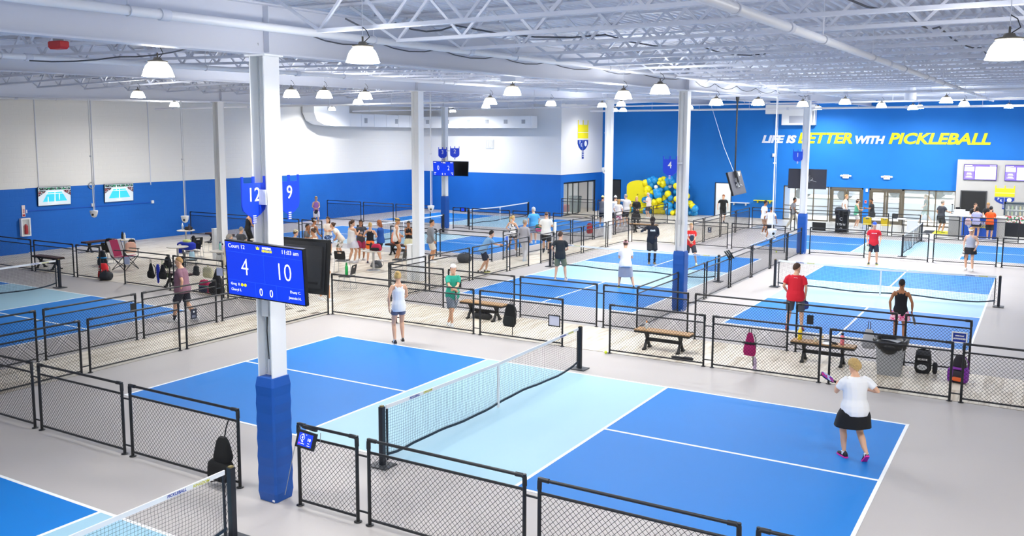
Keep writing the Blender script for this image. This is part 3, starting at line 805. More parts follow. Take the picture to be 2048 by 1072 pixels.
# ---------------------------------------------------------------- score screens and shields
def tv(name, lab, cat, loc, rot, w_, h_, d_=.07, scr=None, back=False):
    """flat screen, its face towards local -y"""
    t = thing(name, lab, cat, loc, rot=rot)
    MB().bb(-w_/2, w_/2, 0, d_, -h_/2, h_/2).build('housing', M_TV, t)
    if scr is not None: MB().bb(-w_/2+.015, w_/2-.015, -.006, 0, -h_/2+.018, h_/2-.018).build('screen', scr, t)
    return t
M_SCR = mat('#0637d6', .35, em=.75)
M_SW = mat('#ffffff', .5, em=1.0)
M_SY = mat('#f4e800', .5, em=.9)
M_SL = mat('#2a62f0', .5, em=.8)
def score(t, w_, h_, a, b, court_s, time_s, n1, n2, sm=True):
    rx = (PI/2, 0, 0); k = w_/1.33
    def T(s_, x, z, sz, al='CENTER', m_=M_SW, off=0, sx=1): txt('lettering', s_, sz*k, m_, t, (x*k, -.009, z*k), rx, .0006, 0, off, al, 'CENTER', sx)
    T(a, -.33, .03, .34, off=-.004, sx=.82); T(b, .33, .03, .34, off=-.004, sx=.82)
    T('0', -.075, -.285, .15, sx=.8); T('0', .1, -.285, .15, sx=.8)
    if not sm:
        for x, z, l_ in ((-.53, .32, .15), (.53, .32, .15), (-.54, -.215, .12), (-.56, -.295, .08), (.55, -.215, .12), (.57, -.295, .06)): MB().bb((x-l_/2)*k, (x+l_/2)*k, -.009, -.006, (z-.014)*k, (z+.014)*k).build('text_line', M_SW, t)
    else: T(court_s, -.6, .315, .078, 'LEFT'); T(time_s, .6, .315, .078, 'RIGHT')
    T('PICKLEBALL', .07, .335, .036, off=.002, sx=.8); T('KINGDOM', .07, .295, .042, m_=M_SY, off=.002, sx=.85)
    if sm: T(n1[0], -.6, -.215, .05, 'LEFT'); T(n1[1], -.6, -.295, .05, 'LEFT')
    if sm: T(n2[0], .6, -.215, .05, 'RIGHT'); T(n2[1], .6, -.295, .05, 'RIGHT')
    if sm:
        for x in (-.4, -.345): MB().lathe([(.022*k, 0), (.022*k, .002)], 14).xf(Matrix.Translation((x*k, -.0075, -.215*k)) @ Matrix.Rotation(PI/2, 4, 'X')).build('serve_dot', M_SY, t)
    for x0, x1, z in ((-.65, .65, .235), (-.65, .65, -.16)): MB().bb(x0*k, x1*k, -.0072, -.006, z*k-.0015, z*k+.0015).build('rule', M_SL, t)
    for x, z0, z1 in ((0, -.16, .235), (-.36, .235, .36), (.36, .235, .36), (-.17, -.36, -.16), (.19, -.36, -.16)): MB().bb(x*k-.001, x*k+.001, -.0072, -.006, z0*k, z1*k).build('rule', M_SL, t)
    cn = MB()
    cn.prism([(0, 0), (.05, 0), (.055, .045), (.04, .02), (.025, .05), (.01, .02), (-.005, .045)], 0, .001, 0, Matrix.Translation((-.11*k, -.0072, .305*k)) @ Matrix.Rotation(PI/2, 4, 'X') @ Matrix.Scale(k, 4))
    cn.build('crown', M_SY, t)
s12 = tv('score_screen', 'score screen reading Court 12, 4 and 10, on the nearest column', 'screen', (6.538, -2.434, 3.274), (.104, .0408, .086), 1.30, .755, .06, M_SCR)
score(s12, 1.30, .755, '4', '10', 'Court 12', '11:03 am', ('Greg  B.', 'Cheryl S.'), ('Dusty C.', 'Jeannie H.'))
MB().box((-.25, .16, .0), (.3, .2, .2)).build('mount', M_STEEL, s12)
sb = tv('score_screen', 'black back of the second screen on the nearest column', 'screen', (6.16, -1.52, 3.24), (.10, 0, PI+.05), 1.28, .76, .05)
MB().bb(-.55, .55, .05, .085, -.3, .28).build('back_cover', mat('#26272a', .55), sb)
MB().bb(-.6, .6, .05, .06, -.34, .34).build('back_plate', mat('#1c1d20', .5), sb)
MB().bb(-.5, .5, .085, .09, -.24, -.21).build('vent_strip', M_BLK2, sb)
MB().box((.0, .22, 0), (.2, .33, .15)).build('mount', M_STEEL, sb)
s2 = tv('score_screen', 'small far score screen reading 0 and 2', 'screen', (-12.75, 28.62, 3.27), (.06, 0, 0), 1.36, .78, .06, M_SCR)
score(s2, 1.36, .78, '0', '2', 'Court 3', '11:03 am', ('Linda', 'Jo'), ('Ann', 'Ed'), False)
MB().box((-.2, .2, 0), (.3, .35, .2)).build('mount', M_STEEL, s2)
sb2 = tv('score_screen', 'dark back of the screen behind the far score screen reading 0 and 2', 'screen', (-12.45, 29.55, 3.25), (.06, 0, PI), 1.4, .8, .06)
MB().box((.35, .18, 0), (.3, .3, .2)).build('mount', M_STEEL, sb2)
def backtv(lab, loc, rot, w_, h_):
    t = tv('hanging_screen', lab, 'screen', loc, rot, w_, h_, .06)
    MB().bb(-w_/2+.01, w_/2-.01, .06, .066, -h_/2+.01, h_/2-.01).build('back_plate', mat('#33343f', .5), t)
    mc = mat('#c9ccd2', .5)
    MB().tube([(-.25, .075, .02), (-.1, .08, -.12), (.05, .08, -.16), (.16, .08, -.08), (.1, .08, .04), (-.02, .08, -.02), (.02, .08, -.14)], .014, 6).tube([(-.4, .075, -.12), (-.2, .08, -.06), (0, .08, -.1)], .01, 5).build('cable', mc, t)
    MB().box((.0, .09, .05), (.5, .05, .05)).box((.12, .09, .0), (.06, .05, .34)).box((-.12, .09, .0), (.06, .05, .34)).build('bracket', mat('#55585f', .5), t)
    return t
bt = backtv('dark back of a big screen crossing the entrance column', (6.25, 29.25, 3.25), (.02, 0, PI+.0), 1.62, .86)
MB().box((.05, .14, 0), (.25, .16, .2)).build('mount', M_STEEL, bt)
ht_ = backtv('dark tilted back of a screen hanging from the black pole', (6.2, 18.95, 3.5), (-.241+PI*0, -.022, 1.545+PI), 1.35, .80)
MB().box((.03, .1, .2), (.12, .14, .4)).build('mount', M_BLACK, ht_)
ht_.rotation_euler = (.30, .02, 1.545+PI)
pl = thing('hanging_pole', 'black pole coming down from the roof to the tilted screen', 'pole', (6.17, 18.97, 3.7))
MB().tube([(0, 0, -.15), (0, 0, zg(6.2, 19)-3.7)], .028, 8).lathe([(.028, 2.5), (.06, 2.62), (.07, zg(6.2, 19)-3.7)], 10).build('tube', M_BLACK, pl)
MB().box((.08, .06, .12), (.12, .1, .14)).build('junction_box', M_WHITE, pl)
MB().tube([(-.05, 0, .2), (-.4, -.02, 1.0), (-.95, -.05, 2.6)], .005, 4).build('stay_cable', M_WHITE, pl)

def shield(lab, num, loc, rz, w_, h_, m_=None, stripes=True, brk=None):
    """paddle shaped court number sign with castle points; face towards local -y"""
    t = thing('court_sign', lab, 'sign', loc, rz)
    m_ = m_ or M_SIGN
    b = w_/2; zb = -h_*.27
    out = [(-b, zb+.02), (-b*.9, zb-.07*h_), (-b*.5, zb-h_*.17), (-b*.14, zb-h_*.225), (-b*.14, -h_*.62), (b*.14, -h_*.62), (b*.14, zb-h_*.225), (b*.5, zb-h_*.17), (b*.9, zb-.07*h_), (b, zb+.02),
           (b, h_*.38), (b*.86, h_*.38), (b*.86, h_*.24), (b*.09, h_*.24), (b*.09, h_*.38), (-b*.09, h_*.38), (-b*.09, h_*.24), (-b*.86, h_*.24), (-b*.86, h_*.38), (-b, h_*.38)]
    def face(x): return Matrix.Rotation(PI/2, 4, 'X')
    MB().prism(out, -.01, .01, 0, Matrix.Rotation(PI/2, 4, 'X')).build('plate', m_, t)
    if brk: MB().bar((0, .012, .05), brk, .03, .05).build('bracket', M_WHITE, t)
    txt('lettering', num, h_*.42, M_LINE, t, (0, -.012, -h_*.02), (PI/2, 0, 0), .001, 0, .001, sx=.9)
    if stripes:
        for k in range(4): MB().bb(-b*.13, b*.13, -.014, -.01, -h_*(.60-k*.045)-.002, -h_*(.60-k*.045)+h_*.018).build('stripe', M_LINE, t)
    return t
shield('blue shield sign number 12 left of the nearest column', '12', (6.2, -2.27, 4.27), PI/2, .41, .62)
shield('blue shield sign number 9 right of the nearest column', '9', (6.2, -1.63, 4.27), PI/2, .38, .62, brk=(-.27, .04, .05))
shield('blue shield sign number 4 left of the second padded column', '4', (5.9, 13.62, 4.25), 0, .42, .66, brk=(.3, .18, .05))
shield('faint blue shield sign number 1 left of the entrance column', '1', (5.95, 28.6, 4.3), 0, .42, .62, mat('#1550d8', .5), brk=(.2, .2, .05))
shield('tiny blue shield sign number 3 on the far back column', '3', (-13.0, 28.9, 4.15), .2, .5, .7, brk=(.0, .15, .05))
shield('tiny blue shield sign number 2 beside number 3 at the far back', '2', (-12.2, 28.9, 4.2), .6, .5, .7, brk=(-.62, .5, .0))

# ---------------------------------------------------------------- back wall signs
def crest(lab, loc, rz, w_, h_):
    """castle-topped paddle crest, yellow above and blue below, letters PK and a ball"""
    t = thing('paddle_crest', lab, 'emblem', loc, rz)
    b = w_/2; X = Matrix.Rotation(PI/2, 4, 'X'); bl = mat('#12389c', .5)
    MB().prism([(-b, .02*h_), (b, .02*h_), (b, .5*h_), (b*.88, .5*h_), (b*.88, .38*h_), (b*.06, .38*h_), (b*.06, .5*h_), (-b*.06, .5*h_), (-b*.06, .38*h_), (-b*.88, .38*h_), (-b*.88, .5*h_), (-b, .5*h_)], 0, .01, 0, X).build('castle', M_YEL, t)
    MB().bb(-b, b, -.014, -.01, .17*h_, .185*h_).build('band', M_WHITE, t)
    for s_ in (-1, 1):
        MB().prism([(s_*p, q*h_) for p, q in ((.02*w_, -.02), (b, -.02), (b, -.12), (b*.8, -.2), (b*.45, -.27), (.02*w_, -.31))][::s_], 0, .01, 0, X).build('paddle_half', bl, t)
    MB().bb(-b*.17, b*.17, -.01, 0, -.52*h_, -.33*h_).build('handle', bl, t)
    for k in range(3): MB().bb(-b*.14, b*.14, -.014, -.01, (-.37-k*.045)*h_, (-.355-k*.045)*h_).build('stripe', M_WHITE, t)
    txt('lettering', 'P', .13*h_, M_WHITE, t, (-b*.6, -.012, -.09*h_), (PI/2, 0, 0), .002, 0, .004); txt('lettering', 'K', .13*h_, M_WHITE, t, (-b*.32, -.012, -.16*h_), (PI/2, 0, 0), .002, 0, .004)
    MB().lathe([(b*.24, 0), (b*.24, .006)], 16).xf(Matrix.Translation((b*.5, -.01, -.12*h_)) @ Matrix.Rotation(PI/2, 4, 'X')).build('ball', M_WHITE, t)
    return t
crest('yellow and blue paddle crest high on the white return wall', (-10.985, 41.8, 4.85), PI/2, 1.5, 2.45)
crest('yellow and blue paddle crest on the grey reception wall', (13.35, 44.34, 1.88), 0, .95, 1.25)
ls = thing('wall_lettering', 'LIFE IS BETTER WITH PICKLEBALL in white and yellow capitals on the blue wall', 'lettering', (-.1, 44.79, 4.72))
def LT(s_, x0, x1, hgt, m_):
    c = txt('word', s_, hgt/.73, m_, ls, (0, 0, 0), (PI/2, 0, 0), .02, .22, .03, 'LEFT', 'BOTTOM_BASELINE')
    xs = [v.co.x for v in c.data.vertices]; a, b = min(xs), max(xs)
    for v in c.data.vertices: v.co.x = (v.co.x-a)/(b-a)*(x1-x0)
    c.location.x = x0
    return c
M_SGNW = mat('#e4e9f4', .5); M_SGNY = mat('#dfe600', .5)
LT('LIFE IS', 0, 2.1, .44, M_SGNW); LT('BETTER', 2.2, 5.35, .62, M_SGNY); LT('WITH', 5.5, 7.15, .44, M_SGNW); LT('PICKLEBALL', 7.35, 12.6, .62, M_SGNY)
for x, lb in ((4.98, 'left of the two, over the first doors'), (7.26, 'right of the two, over the second doors')):
    e = thing('exit_sign', 'lit red EXIT sign with two lamp heads, '+lb, 'sign', (x, 44.78, 2.76))
    MB().bb(-.17, .17, -.06, 0, -.11, .11).build('case', mat('#f3efe8', .5, em=.3), e)
    for s_ in (-1, 1): MB().ball((s_*.25, -.05, .03), (.08, .06, .06), 8, 6).build('lamp_head', M_WHITE, e)
    txt('lettering', 'EXIT', .13, mat('#e2552f', .5, em=.6), e, (0, -.062, 0), (PI/2, 0, 0), .001, 0, .003)
def menu(lab, x, wd):
    t = tv('menu_screen', lab, 'screen', (x, 44.26, 3.2), (.05, 0, 0), 1.62, .86, .05, mat('#6b58c8', .4, em=.8))
    MB().bb(-.78, -.3, -.01, -.006, .05, .3).build('panel', mat('#e8ecfb', .5, em=.9), t)
    MB().bb(-.24, .76, -.01, -.006, -.38, .3).build('panel', mat('#dfe4f8', .5, em=.9), t)
    MB().bb(-.78, -.3, -.01, -.006, -.38, .02).build('panel', mat('#7a69d6', .5, em=.8), t)
    txt('lettering', wd, .11, mat('#555a70', .6), t, (-.54, -.011, .17), (PI/2, 0, 0), .001, .2)
    for z, l_ in ((-.06, .2), (-.12, .26), (-.22, .22), (-.28, .34)): MB().bb(-.54-l_/2, -.54+l_/2, -.011, -.01, z-.016, z+.016).build('text_line', M_SW, t)
    for k in range(7): MB().bb(-.14, .3+.1*((k*5) % 4), -.011, -.01, .2-k*.075, .212-k*.075).build('text_line', mat('#a9acc0', .6), t)
    for x0, x1 in ((-.76, -.4), (.45, .74)): MB().bb(x0, x1, -.011, -.006, .345, .37).build('text_line', M_SW, t)
menu('purple and white menu screen on the grey reception wall', 12.1, 'ACE'); menu('purple and white menu screen cut by the right edge of the picture', 14.1, 'TEAM')
d3 = thing('door_1', 'dark doorway behind the reception staff', 'door', (11.85, 44.34, 0)); d3['kind'] = 'structure'
MB().bb(-.6, .6, -.02, 0, 0, 2.12).build('door_leaf', mat('#17181b', .6), d3)
MB().bb(-.66, -.6, -.04, 0, 0, 2.18).bb(.6, .66, -.04, 0, 0, 2.18).bb(-.6, .6, -.04, 0, 2.12, 2.18).build('door_frame', mat('#46484c', .5), d3)

# entrance glazing and doors
M_FR = mat('#5b5345', .5); M_FRB = mat('#23262c', .5)
def glazing(nm, lab, x0, x1, mull, rails, y=44.85, fm=M_FR):
    t = thing(nm, lab, 'window', (x0, y, 0)); t['kind'] = 'structure'; W_ = x1-x0
    fr = MB().bb(0, W_, -.03, .03, 2.04, 2.1).bb(0, W_, -.03, .03, 0, .08).bb(0, .06, -.03, .03, 0, 2.1).bb(W_-.06, W_, -.03, .03, 0, 2.1)
    fr.build('window_frame', fm, t)
    for x in mull: MB().bb(x-x0-.03, x-x0+.03, -.03, .03, 0, 2.1).build('mullion', fm, t)
    for z in rails: MB().bb(0, W_, -.035, .035, z-.02, z+.02).build('rail', fm, t)
    e = [x0]+list(mull)+[x1]
    for a, b in zip(e, e[1:]): MB().bb(a-x0+.03, b-x0-.03, -.006, .006, .08, 2.04).build('pane', M_GLASS, t)
    return t
glazing('window_1', 'entrance window left of the doors, a white car showing through', 1.36, 4.05, (2.05, 3.15), (.9,))
glazing('window_2', 'entrance window right of the doors, a passer-by showing through', 8.2, 10.94, (9.55, 9.9), (.92, .25))
def doors(nm, lab, x0, x1):
    t = thing(nm, lab, 'door', (x0, 44.85, 0)); t['kind'] = 'structure'; W_ = x1-x0
    MB().bb(-.0, .08, -.04, .04, 0, 2.1).bb(W_-.08, W_, -.04, .04, 0, 2.1).bb(0, W_, -.04, .04, 2.0, 2.1).build('door_frame', M_FR, t)
    h = (W_-.16)/2
    for k in range(2):
        a = .08+k*h; b = a+h
        lf = MB().bb(a+.01, a+.13, -.025, .025, 0.02, 1.99).bb(b-.13, b-.01, -.025, .025, .02, 1.99).bb(a+.13, b-.13, -.025, .025, .02, .22).bb(a+.13, b-.13, -.025, .025, 1.88, 1.99).build('door_leaf', M_FR, t)
        MB().bb(a+.13, b-.13, -.006, .006, .22, 1.88).build('pane', M_GLASS, lf)
        MB().bb(a+.1, b-.1, -.09, -.05, .96, 1.0).bb(a+.11, a+.13, -.09, -.02, .96, 1.0).bb(b-.13, b-.11, -.09, -.02, .96, 1.0).build('push_bar', M_FRB, lf)
        for z in (.5, .8, 1.25, 1.5, 1.72): MB().bb(a+.13, b-.13, .03, .045, z-.012, z+.012).build('glazing_bar', M_FRB, lf)
doors('door_2', 'brown framed double glass doors left of the blue pier', 4.1, 6.0)
doors('door_3', 'brown framed double glass doors right of the blue pier', 6.33, 8.2)
fa = thing('fire_alarm_pull', 'small red and white alarm pull on the blue pier', 'alarm', (6.17, 44.78, 1.3)); MB().bb(-.06, .06, -.05, 0, -.09, .09).build('case', mat('#c9a0a8', .5), fa); MB().bb(-.04, .04, -.06, -.05, -.05, .05).build('pull', mat('#c01818', .5), fa)
fa = thing('wall_box', 'small white box at the top of the blue pier', 'box', (6.2, 44.78, 1.98)); MB().bb(-.06, .06, -.05, 0, -.09, .09).box((0, -.055, 0), (.08, .01, .1)).build('case', M_WHITE, fa)
fa = thing('wall_box', 'small white sensor on the blue wall under the word IS', 'box', (.7, 44.78, 3.95)); MB().bb(-.1, .1, -.05, 0, -.1, .1).box((0, -.055, 0), (.12, .01, .12)).build('case', M_WHITE, fa)
dr = thing('door_4', 'open doorway with a black frame behind the man in black', 'door', (-3.0, 44.82, 0)); dr['kind'] = 'structure'
MB().bb(0, .05, -.05, .05, 0, 2.15).bb(1.05, 1.1, -.05, .05, 0, 2.15).bb(0, 1.1, -.05, .05, 2.1, 2.15).build('door_frame', M_FRB, dr)
dr = thing('door_5', 'dark door left of the balloon wall', 'door', (-10.6, 44.82, 0)); dr['kind'] = 'structure'
MB().bb(0, 1.0, 0, .04, 0, 2.1).build('door_leaf', mat('#2b2d31', .5), dr); MB().bb(-.04, 0, -.02, .05, 0, 2.14).bb(1, 1.04, -.02, .05, 0, 2.14).bb(0, 1, -.02, .05, 2.1, 2.14).build('door_frame', M_FRB, dr)
# glass store room front on x = -11
gf = thing('window_3', 'black framed glass front of the store room under the crest', 'window', (-11.1, 39.2, 0), PI/2); gf['kind'] = 'structure'
MB().bb(0, 4.7, -.04, .04, 2.02, 2.12).bb(0, .1, -.04, .04, 0, 2.1).bb(4.55, 4.7, -.05, .05, 0, 2.1).bb(0, 2.2, -.03, .03, 0, .06).build('window_frame', M_FRB, gf)
for x in (.75, 1.45, 2.25, 3.65): MB().bb(x-.035, x+.035, -.03, .03, 0, 2.05).build('mullion', M_FRB, gf)
for a, b in ((.1, .72), (.78, 1.42), (1.48, 2.22), (3.68, 4.55)): MB().bb(a, b, -.005, .005, .05, 2.02).build('pane', M_GLASS, gf)
# car outside
def car(lab, x, y, z, col):
    t = thing('car', lab, 'car', (x, y, z))
    P_ = [(-2.2, .35), (-2.15, .72), (-1.5, .86), (-.9, .95), (-.25, 1.38), (.95, 1.42), (1.7, 1.05), (2.2, .95), (2.28, .5), (2.2, .3)]
    rg = []
    for yy, k in ((-.88, .9), (-.8, 1.0), (.8, 1.0), (.88, .9)): rg.append([(px*k if abs(px) > 2 else px, yy, .28+(pz-.28)*(k if pz > 1 else 1)) for px, pz in P_])
    MB().rings(rg, 0, True).build('body', mat(col, .25), t)
    MB().prism([(-.72, 1.0), (-.2, 1.33), (.35, 1.36), (.35, 1.0)], 0, 1.79, 0, Matrix.Translation((0, .895, 0)) @ Matrix.Rotation(PI/2, 4, 'X')).prism([(.42, 1.0), (.42, 1.36), (.9, 1.35), (1.4, 1.04)], 0, 1.79, 0, Matrix.Translation((0, .895, 0)) @ Matrix.Rotation(PI/2, 4, 'X')).build('side_window', mat('#4d565e', .2), t)
    for xx in (-1.35, 1.4):
        for yy in (-.84, .84):
            wh = MB().lathe([(.24, -.1), (.33, -.1), (.34, -.06), (.34, .06), (.33, .1), (.24, .1)], 20).xf(Matrix.Translation((xx, yy, .34)) @ Matrix.Rotation(PI/2, 4, 'X')).build('wheel', M_BLK2, t)
            rm = MB().lathe([(.02, -.1), (.22, -.08), (.24, -.1), (.24, .1), (.22, .08), (.02, .1)], 16)
            rm.xf(Matrix.Translation((xx, yy, .34)) @ Matrix.Rotation(PI/2, 4, 'X')); rm.build('rim', mat('#c3c6c8', .3, .5), wh)
car('white car parked outside behind the left entrance window', 2.4, 51.3, .95, '#eef0ee')
car('dark car parked outside behind the left glass doors', 7.6, 56.5, .95, '#7a858c')

# ---------------------------------------------------------------- left wall
def wtv(lab, y0, y1, z0, z1, players):
    t = tv('wall_screen', lab, 'screen', (-21.92, (y0+y1)/2, (z0+z1)/2), (.06, 0, PI/2), y1-y0, z1-z0, .05, mat('#b9c4cc', .4, em=.85))
    w_, h_ = y1-y0, z1-z0
    X = Matrix.Translation((0, -.0075, 0)) @ Matrix.Rotation(PI/2, 4, 'X')
    MB().bb(-w_*.48, w_*.48, -.009, -.007, h_*.33, h_*.46).build('crowd', pat_mat('#1d2a34', ['#c9d4da', '#2f9a6a'], 16, .55), t)
    MB().prism([(-.36*w_, -.28*h_), (.38*w_, -.28*h_), (.22*w_, .22*h_), (-.2*w_, .22*h_)], 0, .002, 0, X).build('court_image', mat('#35bde0', .5, em=.8), t)
    X2 = Matrix.Translation((0, -.0105, 0)) @ Matrix.Rotation(PI/2, 4, 'X')
    MB().prism([(-.01*w_, -.28*h_), (.02*w_, -.28*h_), (.012*w_, .22*h_), (0, .22*h_)], 0, .001, 0, X2).bb(-.22*w_, .24*w_, -.012, -.0105, .22*h_, .25*h_).bb(-.26*w_, .26*w_, -.012, -.0105, .12*h_, .14*h_).build('line_image', M_SW, t)
    for s_ in (-1, 1):
        MB().prism([(s_*.49*w_, .3*h_), (s_*.49*w_, -.0*h_), (s_*.3*w_, .2*h_), (s_*.26*w_, .3*h_)][::s_], 0, .001, 0, X2).build('stand_image', pat_mat('#26343c', ['#e3e8ea', '#b02a3a'], 22, .56), t)
    for x, z in players:
        MB().bb(x*w_-.018, x*w_+.018, -.0125, -.011, z*h_, z*h_+.15).ball((x*w_, -.012, z*h_+.17), (.016, .002, .02), 8, 5).bb(x*w_-.014, x*w_-.002, -.0125, -.011, z*h_-.09, z*h_).bb(x*w_+.004, x*w_+.016, -.0125, -.011, z*h_-.09, z*h_).build('player_image', mat('#e9eef0', .5, em=.8), t)
    txt('lettering', 'PICKLEBALL', .05, M_SW, t, (0, -.011, -h_*.38), (PI/2, 0, 0), .0005)
wtv('wall television at the far left showing two players in white', 11.66, 13.16, 1.93, 2.75, ((-.2, -.25), (.14, -.1)))
wtv('wall television showing an empty blue court, right of the first', 14.8, 16.3, 1.9, 2.74, ((-.1, .22),))
fx = thing('extinguisher_cabinet', 'white fire extinguisher cabinet at the left edge of the wall', 'cabinet', (-21.7, 10.87, 1.12))
MB().bb(0, .02, -.2, .2, -.38, .38).bb(.02, .14, -.2, -.15, -.38, .38).bb(.02, .14, .15, .2, -.38, .38).bb(.02, .14, -.15, .15, .33, .38).bb(.02, .14, -.15, .15, -.38, -.33).build('cabinet_frame', M_WHITE, fx)
MB().lathe([(.08, -.28), (.085, -.25), (.085, .05), (.05, .1), (.02, .14)], 12, 0, (.1, 0, 0)).build('extinguisher', mat('#a5232a', .4), fx)
MB().bb(.13, .135, -.15, .15, -.33, .33).build('pane', M_GLASS, fx)
fs = thing('extinguisher_sign', 'narrow white and red sign above the extinguisher cabinet', 'sign', (-21.7, 10.87, 1.8))
MB().bb(0, .01, -.07, .07, -.24, .24).build('plate', mat('#e6d7d6', .5), fs); txt('lettering', 'FIRE', .1, mat('#b5262e', .5), fs, (.011, 0, 0), (PI/2, PI/2, PI/2), .001, 0, .002)
MB().bb(.01, .014, -.05, .05, -.22, -.14).build('arrow', mat('#b5262e', .5), fs)

# ---------------------------------------------------------------- dome cameras on poles
def dome(lab, x, y, z, top=None, s_=1, two=True):
    t = thing('dome_camera', lab, 'camera', (x, y, z))
    MB().lathe([(.02*s_, -.24*s_), (.09*s_, -.2*s_), (.13*s_, -.1*s_), (.15*s_, 0), (.15*s_, .03*s_), (.03*s_, .04*s_)], 16).build('housing', M_WHITE, t)
    MB().ball((.07*s_, -.1*s_, -.12*s_), .045*s_, 10, 8).build('lens', M_BLACK, t)
    h = zd(x, y)-z
    pm = MB().tube([(0, 0, .02), (0, 0, h)], .022, 8)
    pm.build('pole', M_WHITE, t)
    MB().tube([(.06, .02, .02), (.05, .02, h*.5), (.03, .03, h)], .007, 5).box((0, 0, h*.42), (.08, .08, .04)).build('cable', mat('#d7dae0', .5), t)
dome('white dome camera on a pole between the two wall televisions', -16.5, 10.6, 2.05)
dome('white dome camera on a pole left of the left bare column', -13.6, 12.5, 1.85)
dome('white dome camera on a pole right of the bare column behind the women', -8.0, 21.0, 1.95)
dome('white dome camera on a pole left of the balloon-side bare column', -3.94, 30.2, 3.45, s_=1.1)
dome('small white dome camera just right of the second padded column', 0.06, 31.0, 4.05, s_=.75)
dome('white dome camera on the long pole left of the entrance column', 7.3, 19.7, 1.92)
# ---------------------------------------------------------------- benches, tables, chairs
def bench(lab, x, y, rz=0, L=1.38, m_=M_TAN):
    t = thing('bench', lab, 'bench', (x, y, .006), rz)
    for k in range(3): MB().box((0, -.115+k*.115, .455), (L, .108, .035)).build('seat_plank', m_, t)
    MB().bb(-L/2, L/2, -.18, -.165, .40, .445).bb(-L/2, L/2, .165, .18, .40, .445).bb(-L/2, -L/2+.015, -.165, .165, .40, .445).bb(L/2-.015, L/2, -.165, .165, .40, .445).build('apron', M_BLK2, t)
    for s_ in (-1, 1):
        X = s_*(L/2-.27)
        MB().bar((X, -.16, .02), (X, .12, .43), .06, .05, up=(1, 0, 0)).bar((X, .16, .02), (X, -.12, .43), .06, .05, up=(1, 0, 0)).box((X, -.17, .02), (.07, .12, .035)).box((X, .17, .02), (.07, .12, .035)).box((X, 0, .425), (.08, .3, .03)).build('leg', M_BLK2, t)
    MB().box((0, 0, .235), (L-.55, .04, .08)).build('stretcher', M_BLK2, t)
    return t
bench('light wood bench on dark crossed legs, left of the pink bag', 7.65, 8.95)
bench('wood bench holding the yellow and pink bottles beside the grey bin', 11.15, 9.72)
bench('light wood bench behind the man in the green tee', 2.05, 9.75)
bench('reddish brown bench behind the net at the left edge', -16.8, 8.85, 0, 1.5, M_DKBRN)
bench('dark bench half hidden behind the man in the maroon tee', -9.45, 8.75, .05, 1.2, M_DKBRN)
bench('brown bench against the blue wall behind the left round table', -19.8, 13.0, PI/2, 1.5, M_DKBRN)
bench('brown bench on crossed legs just left of the bare column by the left wall', -17.6, 17.6, 0, 1.6, M_DKBRN)
bench('brown bench with a black and pink bag on it, behind the court 12 screen', -14.0, 17.4, 0, 1.6, M_DKBRN)
bench('dark bench beside the standing women, an orange backpack on it', -8.0, 18.9, 0, 1.5, M_DKBRN)
bench('wood bench behind the man in dark long sleeves', -2.85, 32.8, 0, 1.5, M_TAN)

def rtable(lab, x, y, h=.75, r=.4):
    t = thing('round_table', lab, 'table', (x, y, .006))
    MB().lathe([(r*.96, h-.03), (r, h-.022), (r, h-.005), (r*.98, h)], 28).build('table_top', mat('#c9c2b6', .4), t)
    MB().tube([(0, 0, .02), (0, 0, h-.03)], .04, 12).build('pedestal', M_CHROME, t)
    MB().lathe([(.27, 0), (.27, .012), (.06, .03)], 24).build('base', M_CHROME, t)
rtable('round table by the camping chair, with a white bottle on it', -17.1, 12.3)
rtable('round table with a jacket chair behind it, over two dark bags', -13.35, 11.9, .75)
rtable('tall round table with two bottles near the blue wall', -16.2, 14.6, .98, .37)
rtable('round table with mint and lilac bottles before the cream-shirt man', -11.0, 12.0, .75, .42)
rtable('round table with a dark bag in front of the women', -6.35, 15.1, .75, .42)
rtable('round table crowded with bottles, behind the cream-shirt man', -12.6, 15.4, .75, .42)

def chair(lab, x, y, rz, col=M_BLK2, grp=None, wire=M_CHROME):
    """stackable shell chair, faces local +y"""
    t = thing('shell_chair', lab, 'chair', (x, y, .006), rz, grp)
    MB().rings([[(-.21, -.2, .44+d), (.21, -.2, .44+d), (.22, .2, .45+d), (-.22, .2, .45+d)] for d in (0, .02)], 0, False).build('seat', col, t)
    b = MB()
    for x0, x1, z0, z1 in ((-.21, .21, .52, .74), (-.21, -.08, .74, .79), (.08, .21, .74, .79), (-.2, .2, .79, .84)):
        b.rings([[(x0, -.2-(z-.5)*.22, z), (x1, -.2-(z-.5)*.22, z), (x1, -.215-(z-.5)*.22, z), (x0, -.215-(z-.5)*.22, z)] for z in (z0, z1)], 0, False)
    b.build('backrest', col, t)
    for s_ in (-1, 1):
        MB().tube([(s_*.2, -.23, .56), (s_*.22, -.2, .44), (s_*.24, -.24, .02), (s_*.24, .22, .01), (s_*.21, .17, .43)], .009, 6).build('leg', wire, t)
    MB().tube([(-.21, -.17, .44), (.21, -.17, .44)], .008, 5).tube([(-.21, .17, .43), (.21, .17, .43)], .008, 5).build('cross_rod', wire, t)
chair('black chair draped with bags beside the left round table', -16.2, 11.0, .5)
chair('black chair under the royal blue jacket', -13.6, 12.8, -.2+PI)
chair('black chair right of the tall round table, back to the blue wall', -15.5, 15.3, 2.0)
chair('black chair behind the table with mint and lilac bottles', -12.0, 12.9, 2.6)
chair('black chair left of the mint and lilac bottles, a bottle bag on it', -11.6, 11.1, -.8)
chair('black chair beside the blue jacket, a black bag standing on it', -14.8, 13.9, 1.4)
chair('empty black chair nearest the camera, just right of the dark screen back', -4.3, 11.3, 1.9)
chair('black chair turned away, between the blue-skirt and white-skirt women', -7.8, 13.8, 1.9)
chair('black chair before the woman in orange shorts', -6.9, 14.0, .35)
chair('black chair right of the table with the dark bag', -5.3, 15.3, 1.9)
